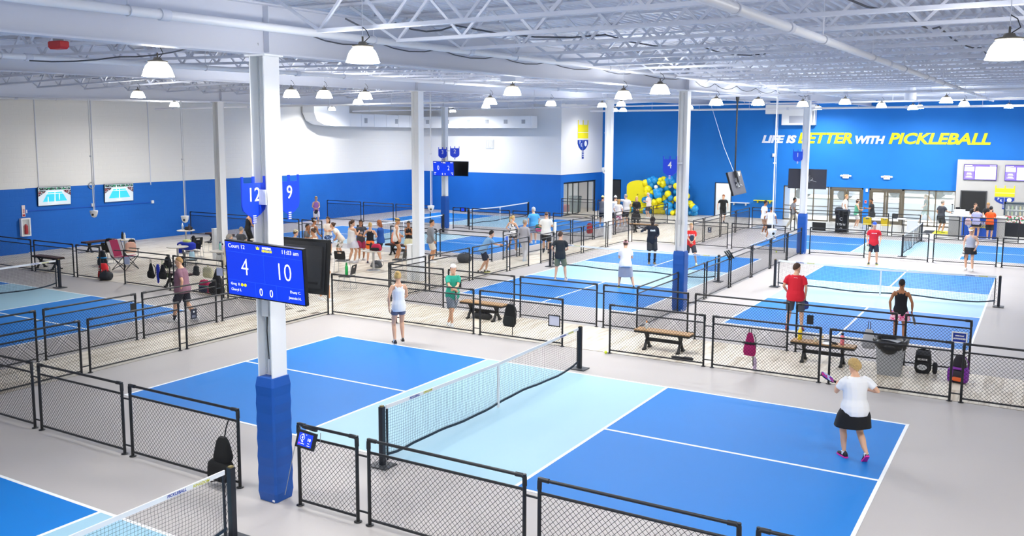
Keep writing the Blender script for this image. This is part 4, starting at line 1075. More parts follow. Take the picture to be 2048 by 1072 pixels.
chair('black chair back showing above the court 12 screen', -9.6, 12.5, .5)
chair('black chair beside the seated man in the grey tee', -9.6, 15.9, .5)
chair('yellow chair left of the pair at the entrance table', 7.15, 39.6, .1, mat('#f0cf12', .5))
chair('yellow chair right of the pair at the entrance table', 8.1, 39.5, -.1, mat('#f0cf12', .5))
et = thing('folding_table', 'white entrance table behind the yellow chairs', 'table', (7.9, 40.6, .008))
MB().bb(-1.0, 1.0, -.35, .35, .72, .75).build('table_top', M_WHITE, et)
for sx in (-1, 1):
    for sy in (-1, 1): MB().bb(sx*.9-.02, sx*.9+.02, sy*.28-.02, sy*.28+.02, 0, .72).build('leg', M_BLK2, et)
for x, lb in ((7.25, 'black tablet stand left on the entrance table'), (8.4, 'black tablet stand right on the entrance table')):
    t = thing('tablet_stand', lb, 'tablet', (x, 40.45, .762)); MB().box((0, 0, .14), (.3, .03, .22), rot=Matrix.Rotation(-.3, 3, 'X')).build('tablet', M_BLACK, t); MB().box((0, .03, .01), (.2, .14, .02)).box((0, .05, .07), (.04, .02, .12)).build('foot', M_BLACK, t)

# folding camping chair
cc_ = thing('camping_chair', 'magenta and grey folding camping chair with crossed black legs', 'chair', (-14.2, 10.2, .006), -1.4); cc_.scale = (1.12, 1.12, 1.12)
MB().rings([[(-.27, -.22, .42), (.27, -.22, .42), (.27, .25, .47), (-.27, .25, .47)], [(-.27, -.22, .44), (.27, -.22, .44), (.27, .25, .49), (-.27, .25, .49)]], 0, False).build('seat', mat('#b02a5c', .8), cc_)
MB().rings([[(-.17, -.24-(z-.4)*.35, z), (.17, -.24-(z-.4)*.35, z), (.17, -.27-(z-.4)*.35, z), (-.17, -.27-(z-.4)*.35, z)] for z in (.44, .7, .98)], 0, False).build('back_panel', mat('#9c2350', .8), cc_)
MB().rings([[(-.29, -.245-(z-.4)*.35, z), (-.17, -.245-(z-.4)*.35, z), (-.17, -.265-(z-.4)*.35, z), (-.29, -.265-(z-.4)*.35, z)] for z in (.44, .95)], 0, False).rings([[(.17, -.245-(z-.4)*.35, z), (.29, -.245-(z-.4)*.35, z), (.29, -.265-(z-.4)*.35, z), (.17, -.265-(z-.4)*.35, z)] for z in (.44, .95)], 0, False).build('back_edge', mat('#a8a6aa', .8), cc_)
for a, b in (((-.3, -.26, .01), (.3, .28, .45)), ((.3, -.26, .01), (-.3, .28, .45)), ((-.3, .3, .01), (-.3, -.26, .5)), ((.3, .3, .01), (.3, -.26, .5)), ((-.3, .3, .01), (.3, .3, .45)), ((.3, .3, .01), (-.3, .3, .45)), ((-.3, -.26, .01), (.3, -.26, .45)), ((.3, -.26, .01), (-.3, -.26, .45))):
    MB().tube([a, b], .012, 6).build('leg', M_BLK2, cc_)
for s_ in (-1, 1):
    MB().tube([(s_*.31, .3, .45), (s_*.32, .28, .68)], .012, 6).box((s_*.32, .12, .69), (.07, .4, .02)).tube([(s_*.3, -.26, .45), (s_*.31, -.45, .95)], .012, 6).build('arm_rest', M_BLK2, cc_)

# ---------------------------------------------------------------- bottles
def bottle(lab, x, y, z, col, h=.26, r=.04, cap='#1b1c20', ring=None):
    t = thing('water_bottle', lab, 'bottle', (x, y, z))
    MB().lathe([(r*.85, 0), (r, .01), (r, h*.35), (r*.93, h*.4), (r, h*.45), (r, h*.72), (r*.6, h*.82)], 14).build('body', mat(col, .35), t)
    MB().lathe([(r*.62, h*.8), (r*.62, h*.94), (r*.5, h)], 12).tube([(-r*.5, 0, h*.96), (-r*.3, 0, h*1.08), (r*.3, 0, h*1.08), (r*.5, 0, h*.96)], .006, 5).build('cap', mat(cap, .5), t)
bottle('yellow water bottle on the bench beside the grey bin', 10.62, 9.75, .479, '#f2d222', .29, .047, '#efe8a0')
bottle('pink water bottle with a black cap on the bench', 11.55, 9.72, .479, '#f0808a', .27, .043)
bottle('small clear bottle on the empty light wood bench', 7.2, 8.97, .479, '#dfe6e6', .18, .03, '#d88a3a')
bottle('short pale can on the bench between yellow and pink bottles', 10.98, 9.7, .479, '#e8dfc6', .13, .035, '#dddddd')
bottle('second short pale can on the bench, further right', 11.12, 9.75, .479, '#ece9dc', .13, .035, '#cfae55')
bottle('lilac bottle standing on the floor behind the fence, below the pink bag', 10.0, 8.35, .008, '#d8c2e2', .27, .04, '#cdb6da')
bottle('white bottle on the left round table', -16.95, 12.2, .757, '#eceeee', .27, .042, '#e4ecf2')
bottle('black bottle on the left round table', -17.3, 12.35, .757, '#101114', .28, .05)
bottle('clear bottle with a white cap on the tall round table', -16.4, 14.6, .987, '#cbd6e4', .27, .042, '#f0f0f0')
bottle('dark bronze bottle on the tall round table', -15.98, 14.6, .987, '#4a3c3a', .27, .042)
bottle('mint bottle with a dark blue cap on the right round table', -11.2, 12.1, .757, '#8fd2c0', .3, .045, '#3b5c8e')
bottle('lilac bottle with a black cap on the right round table', -10.95, 12.0, .757, '#ddc6dc', .26, .042)
bottle('small white cup on the right round table', -10.75, 11.85, .757, '#e9e7e2', .1, .04, '#d8d8d8')
bottle('sage green bottle behind the cream-shirt man', -12.55, 15.3, .757, '#8db89f', .28, .05)
bottle('dark green bottle behind the cream-shirt man', -12.8, 15.35, .757, '#1e3c38', .3, .04)
bottle('pink bottle behind the cream-shirt man', -12.35, 15.45, .757, '#d99ab4', .24, .035, '#b56f93')
bottle('yellow bottle behind the cream-shirt man', -12.42, 15.2, .757, '#e9dd3c', .15, .035, '#4a4a4a')
bottle('tall black bottle on the table in front of the women', -6.45, 15.1, .757, '#17181c', .28, .06)
bottle('green soda bottle standing on the chair by the dark screen back', -4.3, 11.3, .475, '#16a04a', .42, .05, '#0f7a38')

# ---------------------------------------------------------------- bags
def rbox(c, d, n=3, e=.35, taper=1.0, lean=0):
    """soft box: rounded super-ellipse rings"""
    rg = []
    K = 7
    for i in range(K):
        t = i/(K-1); z = -d[2]/2+d[2]*t
        q = (1-abs(2*t-1)**4)**.5*.25+.75 if i not in (0, K-1) else .72
        q *= 1-(1-taper)*t
        ring = []
        for j in range(16):
            a = 2*PI*j/16; ca, sa = math.cos(a), math.sin(a)
            ring.append((c[0]+d[0]/2*q*math.copysign(abs(ca)**.55, ca), c[1]+d[1]/2*q*math.copysign(abs(sa)**.55, sa)+lean*t, c[2]+z))
        rg.append(ring)
    return rg
def backpack(lab, x, y, z, rz, d, col, pocket=None, trim=None, taper=.75, straps='#17181b', logo=None, lm='#e8e8e8', hook=0, tilt=0, strap_low=False):
    """front faces local -y, standing at z; hook > 0 hangs it from a loop that long"""
    t = thing('backpack', lab, 'bag', (x, y, z), rot=(0, tilt, rz))
    w_, dd, h = d
    MB().rings(rbox((0, 0, h/2), (w_, dd, h), taper=taper)).build('body', mat(col, .75), t)
    MB().rings(rbox((0, -dd*.42, h*.27), (w_*.8, dd*.4, h*.42), taper=.9)).build('front_pocket', mat(pocket or col, .7), t)
    if trim: MB().rings(rbox((0, -dd*.08, h*.55), (w_*.98, dd*1.02, h*.09), taper=.95)).build('band', mat(trim, .7), t)
    st = mat(straps, .8)
    for s_ in (-1, 1):
        MB().tube([(s_*w_*.2, dd*.42, h*.92), (s_*w_*.3, dd*.75, h*.7), (s_*w_*.32, dd*.72, h*.35), (s_*w_*.3, dd*.45, h*.08)], .016, 6, sq=.4).build('strap', st, t)
    MB().tube([(-.03, 0, h*.97), (-.02, 0, h*1.04+hook), (.02, 0, h*1.04+hook), (.03, 0, h*.97)], .009, 5).build('handle', st, t)
    if strap_low: MB().tube([(w_*.25, -dd*.1, h*.15), (w_*.28, -.03, -.12), (w_*.27, 0, -.22)], .011, 5).build('loose_strap', st, t)
    if logo: txt('lettering', logo, .055, mat(lm, .6), t, (0, -dd*.5-.012, h*.62), (PI/2, 0, 0), .001, 0, .002)
    return t
def hookm(x, y, z=.985, L=.1):
    pass
backpack('magenta and black sling bag hanging on the fence', 9.93, 8.16, .36, 0, (.32, .14, .5), '#c2126e', '#c2126e', '#0f1013', .35, hook=.1, strap_low=True)
backpack('black backpack with a green zip hanging on the fence left of the opening', 3.83, 8.17, .3, .2, (.38, .18, .56), '#15191a', '#1d2322', None, .6, hook=.12, tilt=.08, strap_low=True)
backpack('grey sling bag with a pink trim hanging behind the bench', 12.0, 10.38, .32, .1, (.36, .14, .44), '#b9bbc0', '#a8aab0', None, .45, '#2b2b2f', hook=.16)
bp_ = backpack('black backpack with a white oval stripe mark standing by the grey bin', 13.18, 10.05, .008, 0, (.36, .24, .5), '#14151a', '#1a1b20', None, .85, logo='SELKIRK')
MB().lathe([(.1, 0), (.1, .006)], 20).xf(Matrix.Translation((0, -.178, .15)) @ Matrix.Diagonal((1, 1, .62, 1)) @ Matrix.Rotation(PI/2, 4, 'X')).build('oval_mark', M_WHITE, bp_)
for k in range(3): MB().bar((-.06+k*.045, -.186, .18), (-.02+k*.045, -.186, .12), .014, .004).build('stripe', M_BLACK, bp_)
MB().rings(rbox((.24, 0, .13), (.1, .12, .24))).build('side_pocket', mat('#1a1b20', .7), bp_)
MB().rings(rbox((0, -.01, .44), (.3, .2, .12))).build('top_lid', mat('#3c3e45', .7), bp_)
bp_ = backpack('purple and black backpack at the right end of the aisle', 13.92, 9.6, .008, -.3, (.34, .26, .56), '#1b1720', '#2a2330', '#7b2a9a', .6, '#7b2a9a')
MB().rings(rbox((-.12, -.07, .16), (.14, .2, .28))).rings(rbox((.14, -.05, .18), (.12, .2, .3))).build('side_panel', mat('#7a1fa0', .6), bp_)
MB().rings(rbox((.03, -.17, .1), (.2, .05, .08))).build('orange_mark', mat('#e0622a', .5), bp_)
bp_ = backpack('bright red backpack standing at the end of the left fence', -13.05, 8.55, .008, .5, (.38, .28, .52), '#d5202c', '#b5161f', None, .7, '#1a1a1c')
MB().bb(-.13, .03, -.19, -.175, .3, .33).bb(-.12, .0, -.19, -.175, .36, .39).build('white_mark', M_WHITE, bp_)
def duffel(lab, x, y, z, rz, L, r, col, trim='#2c2e33'):
    t = thing('duffel_bag', lab, 'bag', (x, y, z), rz)
    rg = []
    for i in range(9):
        u = -L/2+L*i/8; q = r*(1-abs(2*i/8-1)**6*.5)
        rg.append([(u, q*1.1*math.cos(2*PI*j/14), max(0, q*.95*math.sin(2*PI*j/14)+r*.86)) for j in range(14)])
    MB().rings(rg).build('body', mat(col, .7), t)
    for s_ in (-1, 1): MB().tube([(s_*L*.2, -r*.9, r*.9), (s_*L*.15, -r*.3, r*1.95), (0, 0, r*2.1), (s_*L*.15, r*.3, r*1.95), (s_*L*.2, r*.9, r*.9)], .013, 5).build('handle', mat(trim, .7), t)
    MB().tube([(-L*.4, 0, r*1.82), (L*.4, 0, r*1.82)], .008, 5).build('zip', mat(trim, .5), t)
    return t
duffel('black helmet-shaped bag beside the red backpack', -12.62, 8.35, .008, .3, .4, .17, '#23262e')
duffel('black gym bag lying under the green-shirt man\'s bench', 2.0, 9.75, .008, 0, .6, .1, '#1d1f22', '#4a4b50')
duffel('small black gym bag on the floor left of the blue-shirt man', -4.6, 18.6, .008, .2, .55, .2, '#3a3c40')
backpack('black drawstring bag hanging near the start of the bag fence', -10.12, 8.28, .3, 0, (.34, .12, .5), '#16171a', None, None, .3, hook=.1)
backpack('black bag with a green strap hanging beside a blue towel', -9.55, 8.3, .32, 0, (.36, .14, .48), '#14161c', None, None, .35, '#7d9a6a', hook=.16)
tw = thing('towel', 'royal blue towel hanging on the bag fence', 'towel', (-9.72, 8.24, .18)); MB().rings([[(-.06*k, -.02, z), (.07*k, -.02, z), (.07*k, .02, z), (-.06*k, .02, z)] for z, k in ((0, .2), (.2, .9), (.5, 1.1), (.62, .5))], 0, True).build('cloth', mat('#1b35c8', .85), tw)
backpack('black and blue racket bag leaning on the draped chair', -15.75, 10.35, .008, .2, (.42, .2, .58), '#1a222c', '#243444', '#2b8fd0', .6)
backpack('black bag slung over the draped chair', -16.15, 10.95, .48, .6, (.4, .2, .5), '#121316', None, None, .7)
backpack('black bag hanging behind the left round table', -15.75, 11.65, .4, 1.0, (.36, .2, .5), '#15161a', None, None, .7)
backpack('peach backpack with red straps standing behind the camping chair', -15.2, 11.2, .45, 1.0, (.42, .22, .42), '#edb9a2', '#f0cdb6', None, .9, '#c2302a')
backpack('dark bag under the table, left of its pedestal', -13.3, 11.4, .008, .3, (.34, .22, .42), '#14161a', None, None, .5)
backpack('dark bag under the table, right of its pedestal', -12.9, 11.75, .008, -.3, (.34, .22, .42), '#1a1c22', None, None, .5)
backpack('black bag standing upright on the chair beside the blue jacket', -14.75, 13.8, .48, 1.2, (.2, .2, .42), '#1a1c1f', None, None, .6)
jk = thing('jacket', 'royal blue jacket heaped over a chair, a lime cloth on top', 'jacket', (-13.62, 12.55, .5)); MB().rings(rbox((0, 0, .2), (.78, .4, .3))).rings(rbox((-.38, 0, .1), (.2, .24, .4))).build('cloth', mat('#0f2fb4', .8, bump=.5, bscale=9), jk); MB().rings(rbox((.02, 0, .38), (.34, .22, .12))).build('lime_cloth', mat('#dfe88a', .8), jk)
MB().ball((-.15, -.2, .22), (.1, .02, .06), 8, 6).build('emblem', M_WHITE, jk)
backpack('big black pointed bag standing behind the maroon-shirt man', -7.15, 8.45, .008, .2, (.62, .26, .82), '#191a1d', None, None, .12, '#c6dc2c')
backpack('cream patterned tote hanging on the bag fence', -7.35, 8.28, .55, 0, (.45, .12, .34), '#e2dcb8', '#d6cfa4', None, .9, '#c9c08a', hook=.06)
backpack('dark pouch hanging left of the cream tote', -7.9, 8.28, .58, 0, (.24, .12, .3), '#33363a', None, None, .8, hook=.06)
backpack('pink and navy bag on the floor behind the maroon-shirt man', -7.8, 8.5, .008, .3, (.4, .22, .4), '#d8306a', '#24305a', '#30b0a0', .8, '#e8308a')
backpack('orange floral backpack on the bench beside the tall woman', -8.35, 18.98, .482, 0, (.46, .26, .5), '#e59a7a', '#d7765a', None, .8, '#e8b090')
backpack('black mesh bag on the floor right of the tall woman', -7.1, 18.3, .008, .3, (.5, .3, .4), '#23262a', '#55595e', None, .6)
backpack('grey bag on the floor under the women\'s table', -6.7, 15.7, .008, 0, (.5, .3, .26), '#4b4e54', '#63666c', None, .7)
backpack('crimson and black bag on the table in front of the women', -6.2, 15.1, .757, .2, (.45, .25, .25), '#c11f4a', '#16171a', None, .7)
backpack('black and pink bag on the bench behind the screen', -13.7, 17.4, .482, 0, (.6, .28, .26), '#141518', '#c83a78', None, .8)
backpack('red bag hanging on the corner of the far aisle fence', -3.86, 28.4, .32, 1.2, (.3, .2, .5), '#b5202a', '#8f1a22', None, .8)
backpack('black bag on the blue jacket man side of the tall table', -16.15, 14.7, .987, .4, (.34, .2, .14), '#17181b', None, None, .9)
backpack('bottle bag with pink strap on the black chair', -11.58, 11.12, .475, .6, (.2, .14, .3), '#a9cddd', '#c8dfe8', None, .9, '#c84a92')
bl = thing('mesh_bag', 'black mesh bag hung on the front fence beside the bottom left net', 'bag', (5.3, -2.12, .03))
MB().rings(rbox((.02, -.05, .55), (.34, .2, .36), taper=.5)).build('upper_pouch', mat('#0c0d0f', .9, bump=.6, bscale=30), bl)
MB().rings(rbox((-.03, -.06, .24), (.46, .22, .3), taper=.9)).build('lower_pouch', mat('#0e0f11', .9, bump=.6, bscale=30), bl)
MB().tube([(.0, 0, .7), (.02, .02, .85), (.05, .04, .96)], .01, 5).tube([(-.25, -.05, .2), (-.3, -.07, .1), (-.2, -.1, .04), (-.05, -.1, .08)], .006, 5).build('cord', M_BLK2, bl)
st = thing('sweat_towel', 'small white towel hung on the far aisle fence', 'towel', (-3.74, 24.6, .82), PI/2); MB().bb(-.09, .09, -.03, .03, 0, .37).bb(-.08, .05, -.035, .035, -.12, .05).build('cloth', M_WHITE, st)
bt_ = thing('paddle_clip', 'black clip rack with paddles on the rail between the middle courts', 'rack', (6.24, 18.3, 1.17), PI/2)
for k in range(3): MB().bar((-.2+k*.2, .06, .1), (-.05+k*.2, -.08, -.18), .1, .02).build('paddle_handle', M_BLK2, bt_)
# tablet on the front fence
tb = thing('score_tablet', 'black framed tablet showing 4 and 10 on the foreground fence', 'tablet', (6.92, -2.14, 1.0), rot=(-.25, .12, .12))
MB().bb(-.15, .15, -.02, .01, -.115, .115).build('case', M_BLACK, tb); MB().bb(-.115, .105, -.024, -.02, -.085, .085).build('screen', M_SCR, tb)
txt('lettering', '4', .055, M_SW, tb, (-.055, -.026, .025), (PI/2, 0, 0), .0004, 0, .001); txt('lettering', '10', .055, M_SW, tb, (.055, -.026, .01), (PI/2, 0, 0), .0004, 0, .001)
MB().tube([(-.055+.036*math.cos(a*PI/8), -.025, .027+.036*math.sin(a*PI/8)) for a in range(17)], .002, 4).build('ring', M_SW, tb)
MB().ball((-.09, -.024, -.055), (.012, .002, .012), 8, 5).build('record_dot', mat('#e23ab0', .4, em=.8), tb)
for x, z, l_ in ((.055, -.035, .03), (-.05, -.02, .035), (-.045, -.032, .02), (-.04, -.055, .06), (.06, -.065, .045), (-.05, .072, .03), (0, .07, .015)): MB().bb(x-l_/2, x+l_/2, -.0255, -.024, z-.003, z+.003).build('text_line', M_SW, tb)
MB().tube([(-.14, .02, .12), (-.18, .04, .15), (-.2, .06, 0), (-.19, .08, -.8)], .005, 5).tube([(.14, .02, -.05), (.2, .03, 0), (.17, .03, .14)], .005, 5).build('charging_cable', mat('#8b8e92', .5), tb)
MB().box((-.02, .05, .15), (.22, .05, .04)).box((-.1, .07, .05), (.05, .06, .1)).build('clamp', M_BLACK, tb)
tb = thing('score_tablet', 'tiny tablet glowing blue on the fence of the farthest court', 'tablet', (-11.75, 29.02, 1.08)); MB().bb(-.19, .19, -.03, .01, -.12, .12).build('case', M_BLACK, tb); MB().bb(-.1, .1, -.035, -.03, -.07, .07).build('screen', M_SCR, tb)
# bins
bn = thing('waste_bin', 'square grey bin with a black liner in the bench aisle', 'bin', (12.58, 9.55, .008))
MB().rings([[(sx*(.22+k*.05), sy*(.2+k*.05), z) for sx, sy in ((1, 1), (-1, 1), (-1, -1), (1, -1))] for z, k in ((0, 0), (.7, 1))], 0, False).build('bin_body', mat('#a4a7ab', .5), bn)
lr = MB(); rg = []
for z, k in ((.58, 1.0), (.66, 1.12), (.74, 1.2), (.78, 1.1), (.76, .9), (.6, .85)): rg.append([((.29+.02*math.sin(j*2.3+z*9))*k*math.copysign(abs(math.cos(2*PI*j/24))**.5, math.cos(2*PI*j/24)), (.27+.02*math.sin(j*1.7+z*7))*k*math.copysign(abs(math.sin(2*PI*j/24))**.5, math.sin(2*PI*j/24)), z+.02*math.sin(j*1.9)) for j in range(24)])
lr.rings(rg, cap=False); lr.ball((0, -.27, .6), (.17, .05, .12), 12, 8); lr.build('bin_liner', mat('#101114', .3, bump=.4, bscale=12), bn)
tt = thing('ball_machine_case', 'tall black case with white TITAN lettering by the entrance fence', 'case', (5.95, 39.1, .008))
MB().bb(-.3, .3, -.25, .25, .04, .92).bb(-.32, .32, -.27, .27, .0, .04).build('case_body', mat('#101216', .5), tt); MB().rings([[(sx*w_, sy*w_*.85, z) for sx, sy in ((1, 1), (-1, 1), (-1, -1), (1, -1))] for z, w_ in ((.92, .3), (.96, .34), (1.14, .34), (1.2, .31))], 0, False).build('case_top', mat('#0c0d10', .45), tt)
txt('lettering', 'TITAN', .15, M_WHITE, tt, (0, -.262, .42), (PI/2, 0, 0), .002, 0, .005)
for z, r_ in ((.72, .07), (.2, .05)): MB().tube([(r_*math.cos(a*PI/8), -.262, z+r_*math.sin(a*PI/8)) for a in range(17)], .012, 5).build('round_mark', M_WHITE, tt)
bn = thing('waste_bin', 'grey wheeled bin inside the glass store room', 'bin', (-11.7, 42.2, .01)); MB().rings([[(sx*(.25+k*.05), sy*(.28+k*.05), z) for sx, sy in ((1, 1), (-1, 1), (-1, -1), (1, -1))] for z, k in ((0, 0), (.95, 1))], 0, False).box((0, 0, 1.0), (.66, .7, .06)).build('bin_body', mat('#6d7a78', .6), bn); MB().box((0, 0, 1.05), (.6, .64, .05)).build('lid', mat('#2c3230', .5), bn)
for nm, lb, x, y, w_, d_, h_, c_ in (('storage_crate', 'red crate on the store room floor', -12.6, 42.0, .6, 1.3, .42, '#c62332'), ('storage_crate', 'blue crate on the store room floor', -12.6, 40.9, .6, .8, .5, '#1c4fc0'), ('storage_crate', 'pink and green toys crate at the left of the store room', -12.6, 40.1, .5, .6, .3, '#d07a92')):
    t = thing(nm, lb, 'crate', (x, y, .01)); MB().bb(-w_/2, w_/2, -d_/2, d_/2, 0, h_).build('crate_body', mat(c_, .5), t); MB().bb(-w_/2-.02, w_/2+.02, -d_/2-.02, d_/2+.02, h_-.05, h_+.02).build('rim', mat(c_, .4), t)
# balls and low paddle
def ball(lab, x, y, z=.006): t = thing('pickleball', lab, 'ball', (x, y, z)); MB().ball((0, 0, .037), .037, 14, 10).build('shell', mat('#cfe22a', .5, em=0), t)
ball('yellow ball lying at the fence post by the opening', 6.62, 7.93)
ball('yellow ball lying by the far fence near the entrance court', 5.2, 28.6)
sd = thing('sandals', 'black and white shoes lying on the floor under the light wood bench', 'shoes', (8.35, 8.3, .008)); MB().rings(rbox((-.12, 0, .04), (.26, .1, .07))).rings(rbox((.12, .05, .04), (.26, .1, .07))).build('shoe', mat('#27292d', .6), sd)
for x, y, rz, lb in ((11.35, 9.66, .2, 'white paddle lying on the bench near the pink bottle'), (11.3, 9.8, -.3, 'black and white paddle lying on the bench behind the other one')):
    t = thing('paddle', lb, 'paddle', (x, y, .482), rz); MB().prism([(.11*math.cos(a*PI/8), .11+.1*math.sin(a*PI/8)) for a in range(16)], 0, .014).xf(Matrix.Rotation(PI/2, 4, 'Z')).build('face', M_WHITE if rz > 0 else mat('#55575c', .5), t); MB().tube([(.0, 0, .01), (.12, 0, .01)], .015, 6).build('grip', M_BLK2, t)

# ---------------------------------------------------------------- reception
rc = thing('reception_desk', 'reception desk with a white top and a blue front panel', 'desk', (11.05, 39.9, .008))
MB().bb(0, .62, 0, 1.9, 0, 1.06).build('end_panel', mat('#a3a3a1', .7), rc)
MB().bb(.62, 2.2, 0, .08, 0, 1.04).build('front_panel', mat('#0d57c8', .5), rc); MB().bb(2.2, 2.55, 0, .6, 0, 1.04).build('side_panel', mat('#b5b4b2', .7), rc)
MB().bb(-.04, 2.6, -.06, .7, 1.06, 1.11).bb(-.04, .7, .7, 2.0, 1.06, 1.11).build('desk_top', M_WHITE, rc)
txt('lettering', 'PICKLEBALL', .19, M_WHITE, rc, (1.62, -.004, .78), (PI/2, 0, 0), .002, .1, .006, sx=.8); txt('lettering', 'KINGDOM', .21, M_YEL, rc, (1.62, -.004, .6), (PI/2, 0, 0), .002, .1, .006, sx=.85)
MB().bb(.82, 1.05, -.01, 0, .68, .86).build('castle_mark', M_YEL, rc); MB().prism([(.82, .66), (1.05, .66), (.935, .5)], 0, .01, 0, Matrix.Rotation(PI/2, 4, 'X')).bb(.91, .96, -.01, 0, .42, .52).build('paddle_mark', mat('#c8d6ee', .5), rc)
mn = thing('card_reader', 'dark payment screen on a stand at the end of the desk', 'screen', (11.35, 41.0, 1.12)); MB().box((0, 0, .2), (.22, .03, .3), rot=Matrix.Rotation(.6, 3, 'Z')).tube([(0, 0, 0), (0, 0, .1)], .03, 8).build('reader', M_BLACK, mn)
pm_ = thing('microphone_stand', 'thin black stand on the reception desk', 'stand', (11.12, 40.6, 1.12)); MB().tube([(0, 0, 0), (0, 0, .5)], .015, 6).box((0, 0, .5), (.08, .06, .05)).lathe([(.08, 0), (.08, .02)], 12).build('stand', M_BLACK, pm_)
pr = thing('paper_box', 'white box with papers on the reception desk', 'box', (11.5, 40.3, 1.12)); MB().bb(-.25, .25, -.15, .15, 0, .28).box((.35, 0, .1), (.2, .2, .2)).build('box_body', M_WHITE, pr)
fr_ = thing('drinks_fridge', 'dark display fridge with a glass front at the right edge', 'fridge', (14.3, 42.0, .008))
MB().bb(-.85, .85, -.4, .4, 0, .7).build('base', mat('#161a24', .4), fr_); MB().bb(-.85, .85, -.38, .4, .7, 1.08).build('poster_panel', pat_mat('#dfd9d8', ['#b3303c', '#2e8a5a'], 12, .55), fr_)
MB().bb(-.85, -.78, -.38, .4, 1.08, 1.75).bb(.78, .85, -.38, .4, 1.08, 1.75).bb(-.85, .85, -.38, .4, 1.68, 1.75).bb(-.78, .78, .3, .4, 1.08, 1.68).build('cabinet', mat('#2c3c4a', .4), fr_)
MB().bb(-.78, .78, -.36, .3, 1.36, 1.38).build('shelf', M_WHITE, fr_); MB().bb(-.78, .78, -.38, -.37, 1.08, 1.68).build('pane', M_GLASS, fr_)
for z in (1.1, 1.39):
    for k in range(8):
        MB().lathe([(.05, 0), (.05, .14), (.02, .2)], 10, 0, (-.65+k*.18, -.2, z)).build('drink', mat(['#e9e4d0', '#9fb860', '#e8e8e8', '#d9c36a'][k % 4], .4), fr_)

# ---------------------------------------------------------------- wooden shelf boards at the end wall
for x, c_, lb, z in ((-1.3, M_WHITE, 'white wall shelf beside the open doorway', .95), (.2, M_YEL, 'yellow wall shelf right of the white one', 1.15)):
    t = thing('wall_shelf', lb, 'shelf', (x, 44.62, z)); MB().bb(-.6, .6, -.2, .17, -.04, .0).build('board', c_, t); MB().bb(-.4, -.36, -.1, .17, -.18, -.04).bb(.36, .4, -.1, .17, -.18, -.04).build('bracket', c_, t)

# ---------------------------------------------------------------- balloons
M_BB = [mat('#1f97dc', .25), mat('#1b86cc', .25), mat('#f2e40e', .3), mat('#e9d80a', .3), mat('#1338b4', .3), mat('#f0f2f4', .3)]
yb = thing('crown_balloon_panel', 'yellow arched panel at the left of the balloon wall', 'decoration', (-7.92, 43.9, 0))
o_ = [(-.78, .42), (.78, .42)]+[(.78*math.cos(a*PI/12), 1.75+.42*math.sin(a*PI/12)) for a in range(13)]
MB().prism([(x, z) for x, z in o_], -.08, .08, 0, Matrix.Rotation(PI/2, 4, 'X')).build('panel', mat('#f3e713', .5, bump=.5, bscale=7), yb)
MB().bb(-.05, .05, -.09, -.08, 1.2, 1.28).build('mark', mat('#8a7a10', .5), yb)
MB().bb(-.7, -.62, -.05, .05, 0, .45).bb(.62, .7, -.05, .05, 0, .45).build('foot', M_WHITE, yb)
rr = random.Random(5)
_bc = {}
def bal(px, py, rpx, k):
    Y = 43.7+rr.uniform(-.25, .3)
    d = FW + RT*((px-PCX)/F) - UPV*((py-PCY)/F); tt_ = (Y-CY)/d.y
    P_ = Vector((CX, CY, CZ))+d*tt_; r = rpx*tt_/F
    P_.z = max(P_.z, r+.01)
    cn = ['blue', 'deep blue', 'yellow', 'golden yellow', 'navy', 'white'][k]
    row = 'top row' if py < 369 else 'upper row' if py < 384 else 'middle row' if py < 400 else 'lower row' if py < 416 else 'bottom row'
    sd_ = 'right of the column' if px > 1365 else 'at the column' if px > 1343 else 'left part of the garland' if px < 1312 else 'centre of the garland'
    ky = (cn, row, sd_); _bc[ky] = _bc.get(ky, 0)+1
    t = thing('balloon', '%s balloon, %s, %s, %s of its colour there' % (cn, row, sd_, ORD[_bc[ky]-1]), 'balloon', P_, group='balloon garland')
    MB().lathe([(r*math.sin(a), -r*1.06*math.cos(a)) for a in [PI*(i+.15)/10 for i in range(10)]], 16).build('skin', M_BB[k], t)
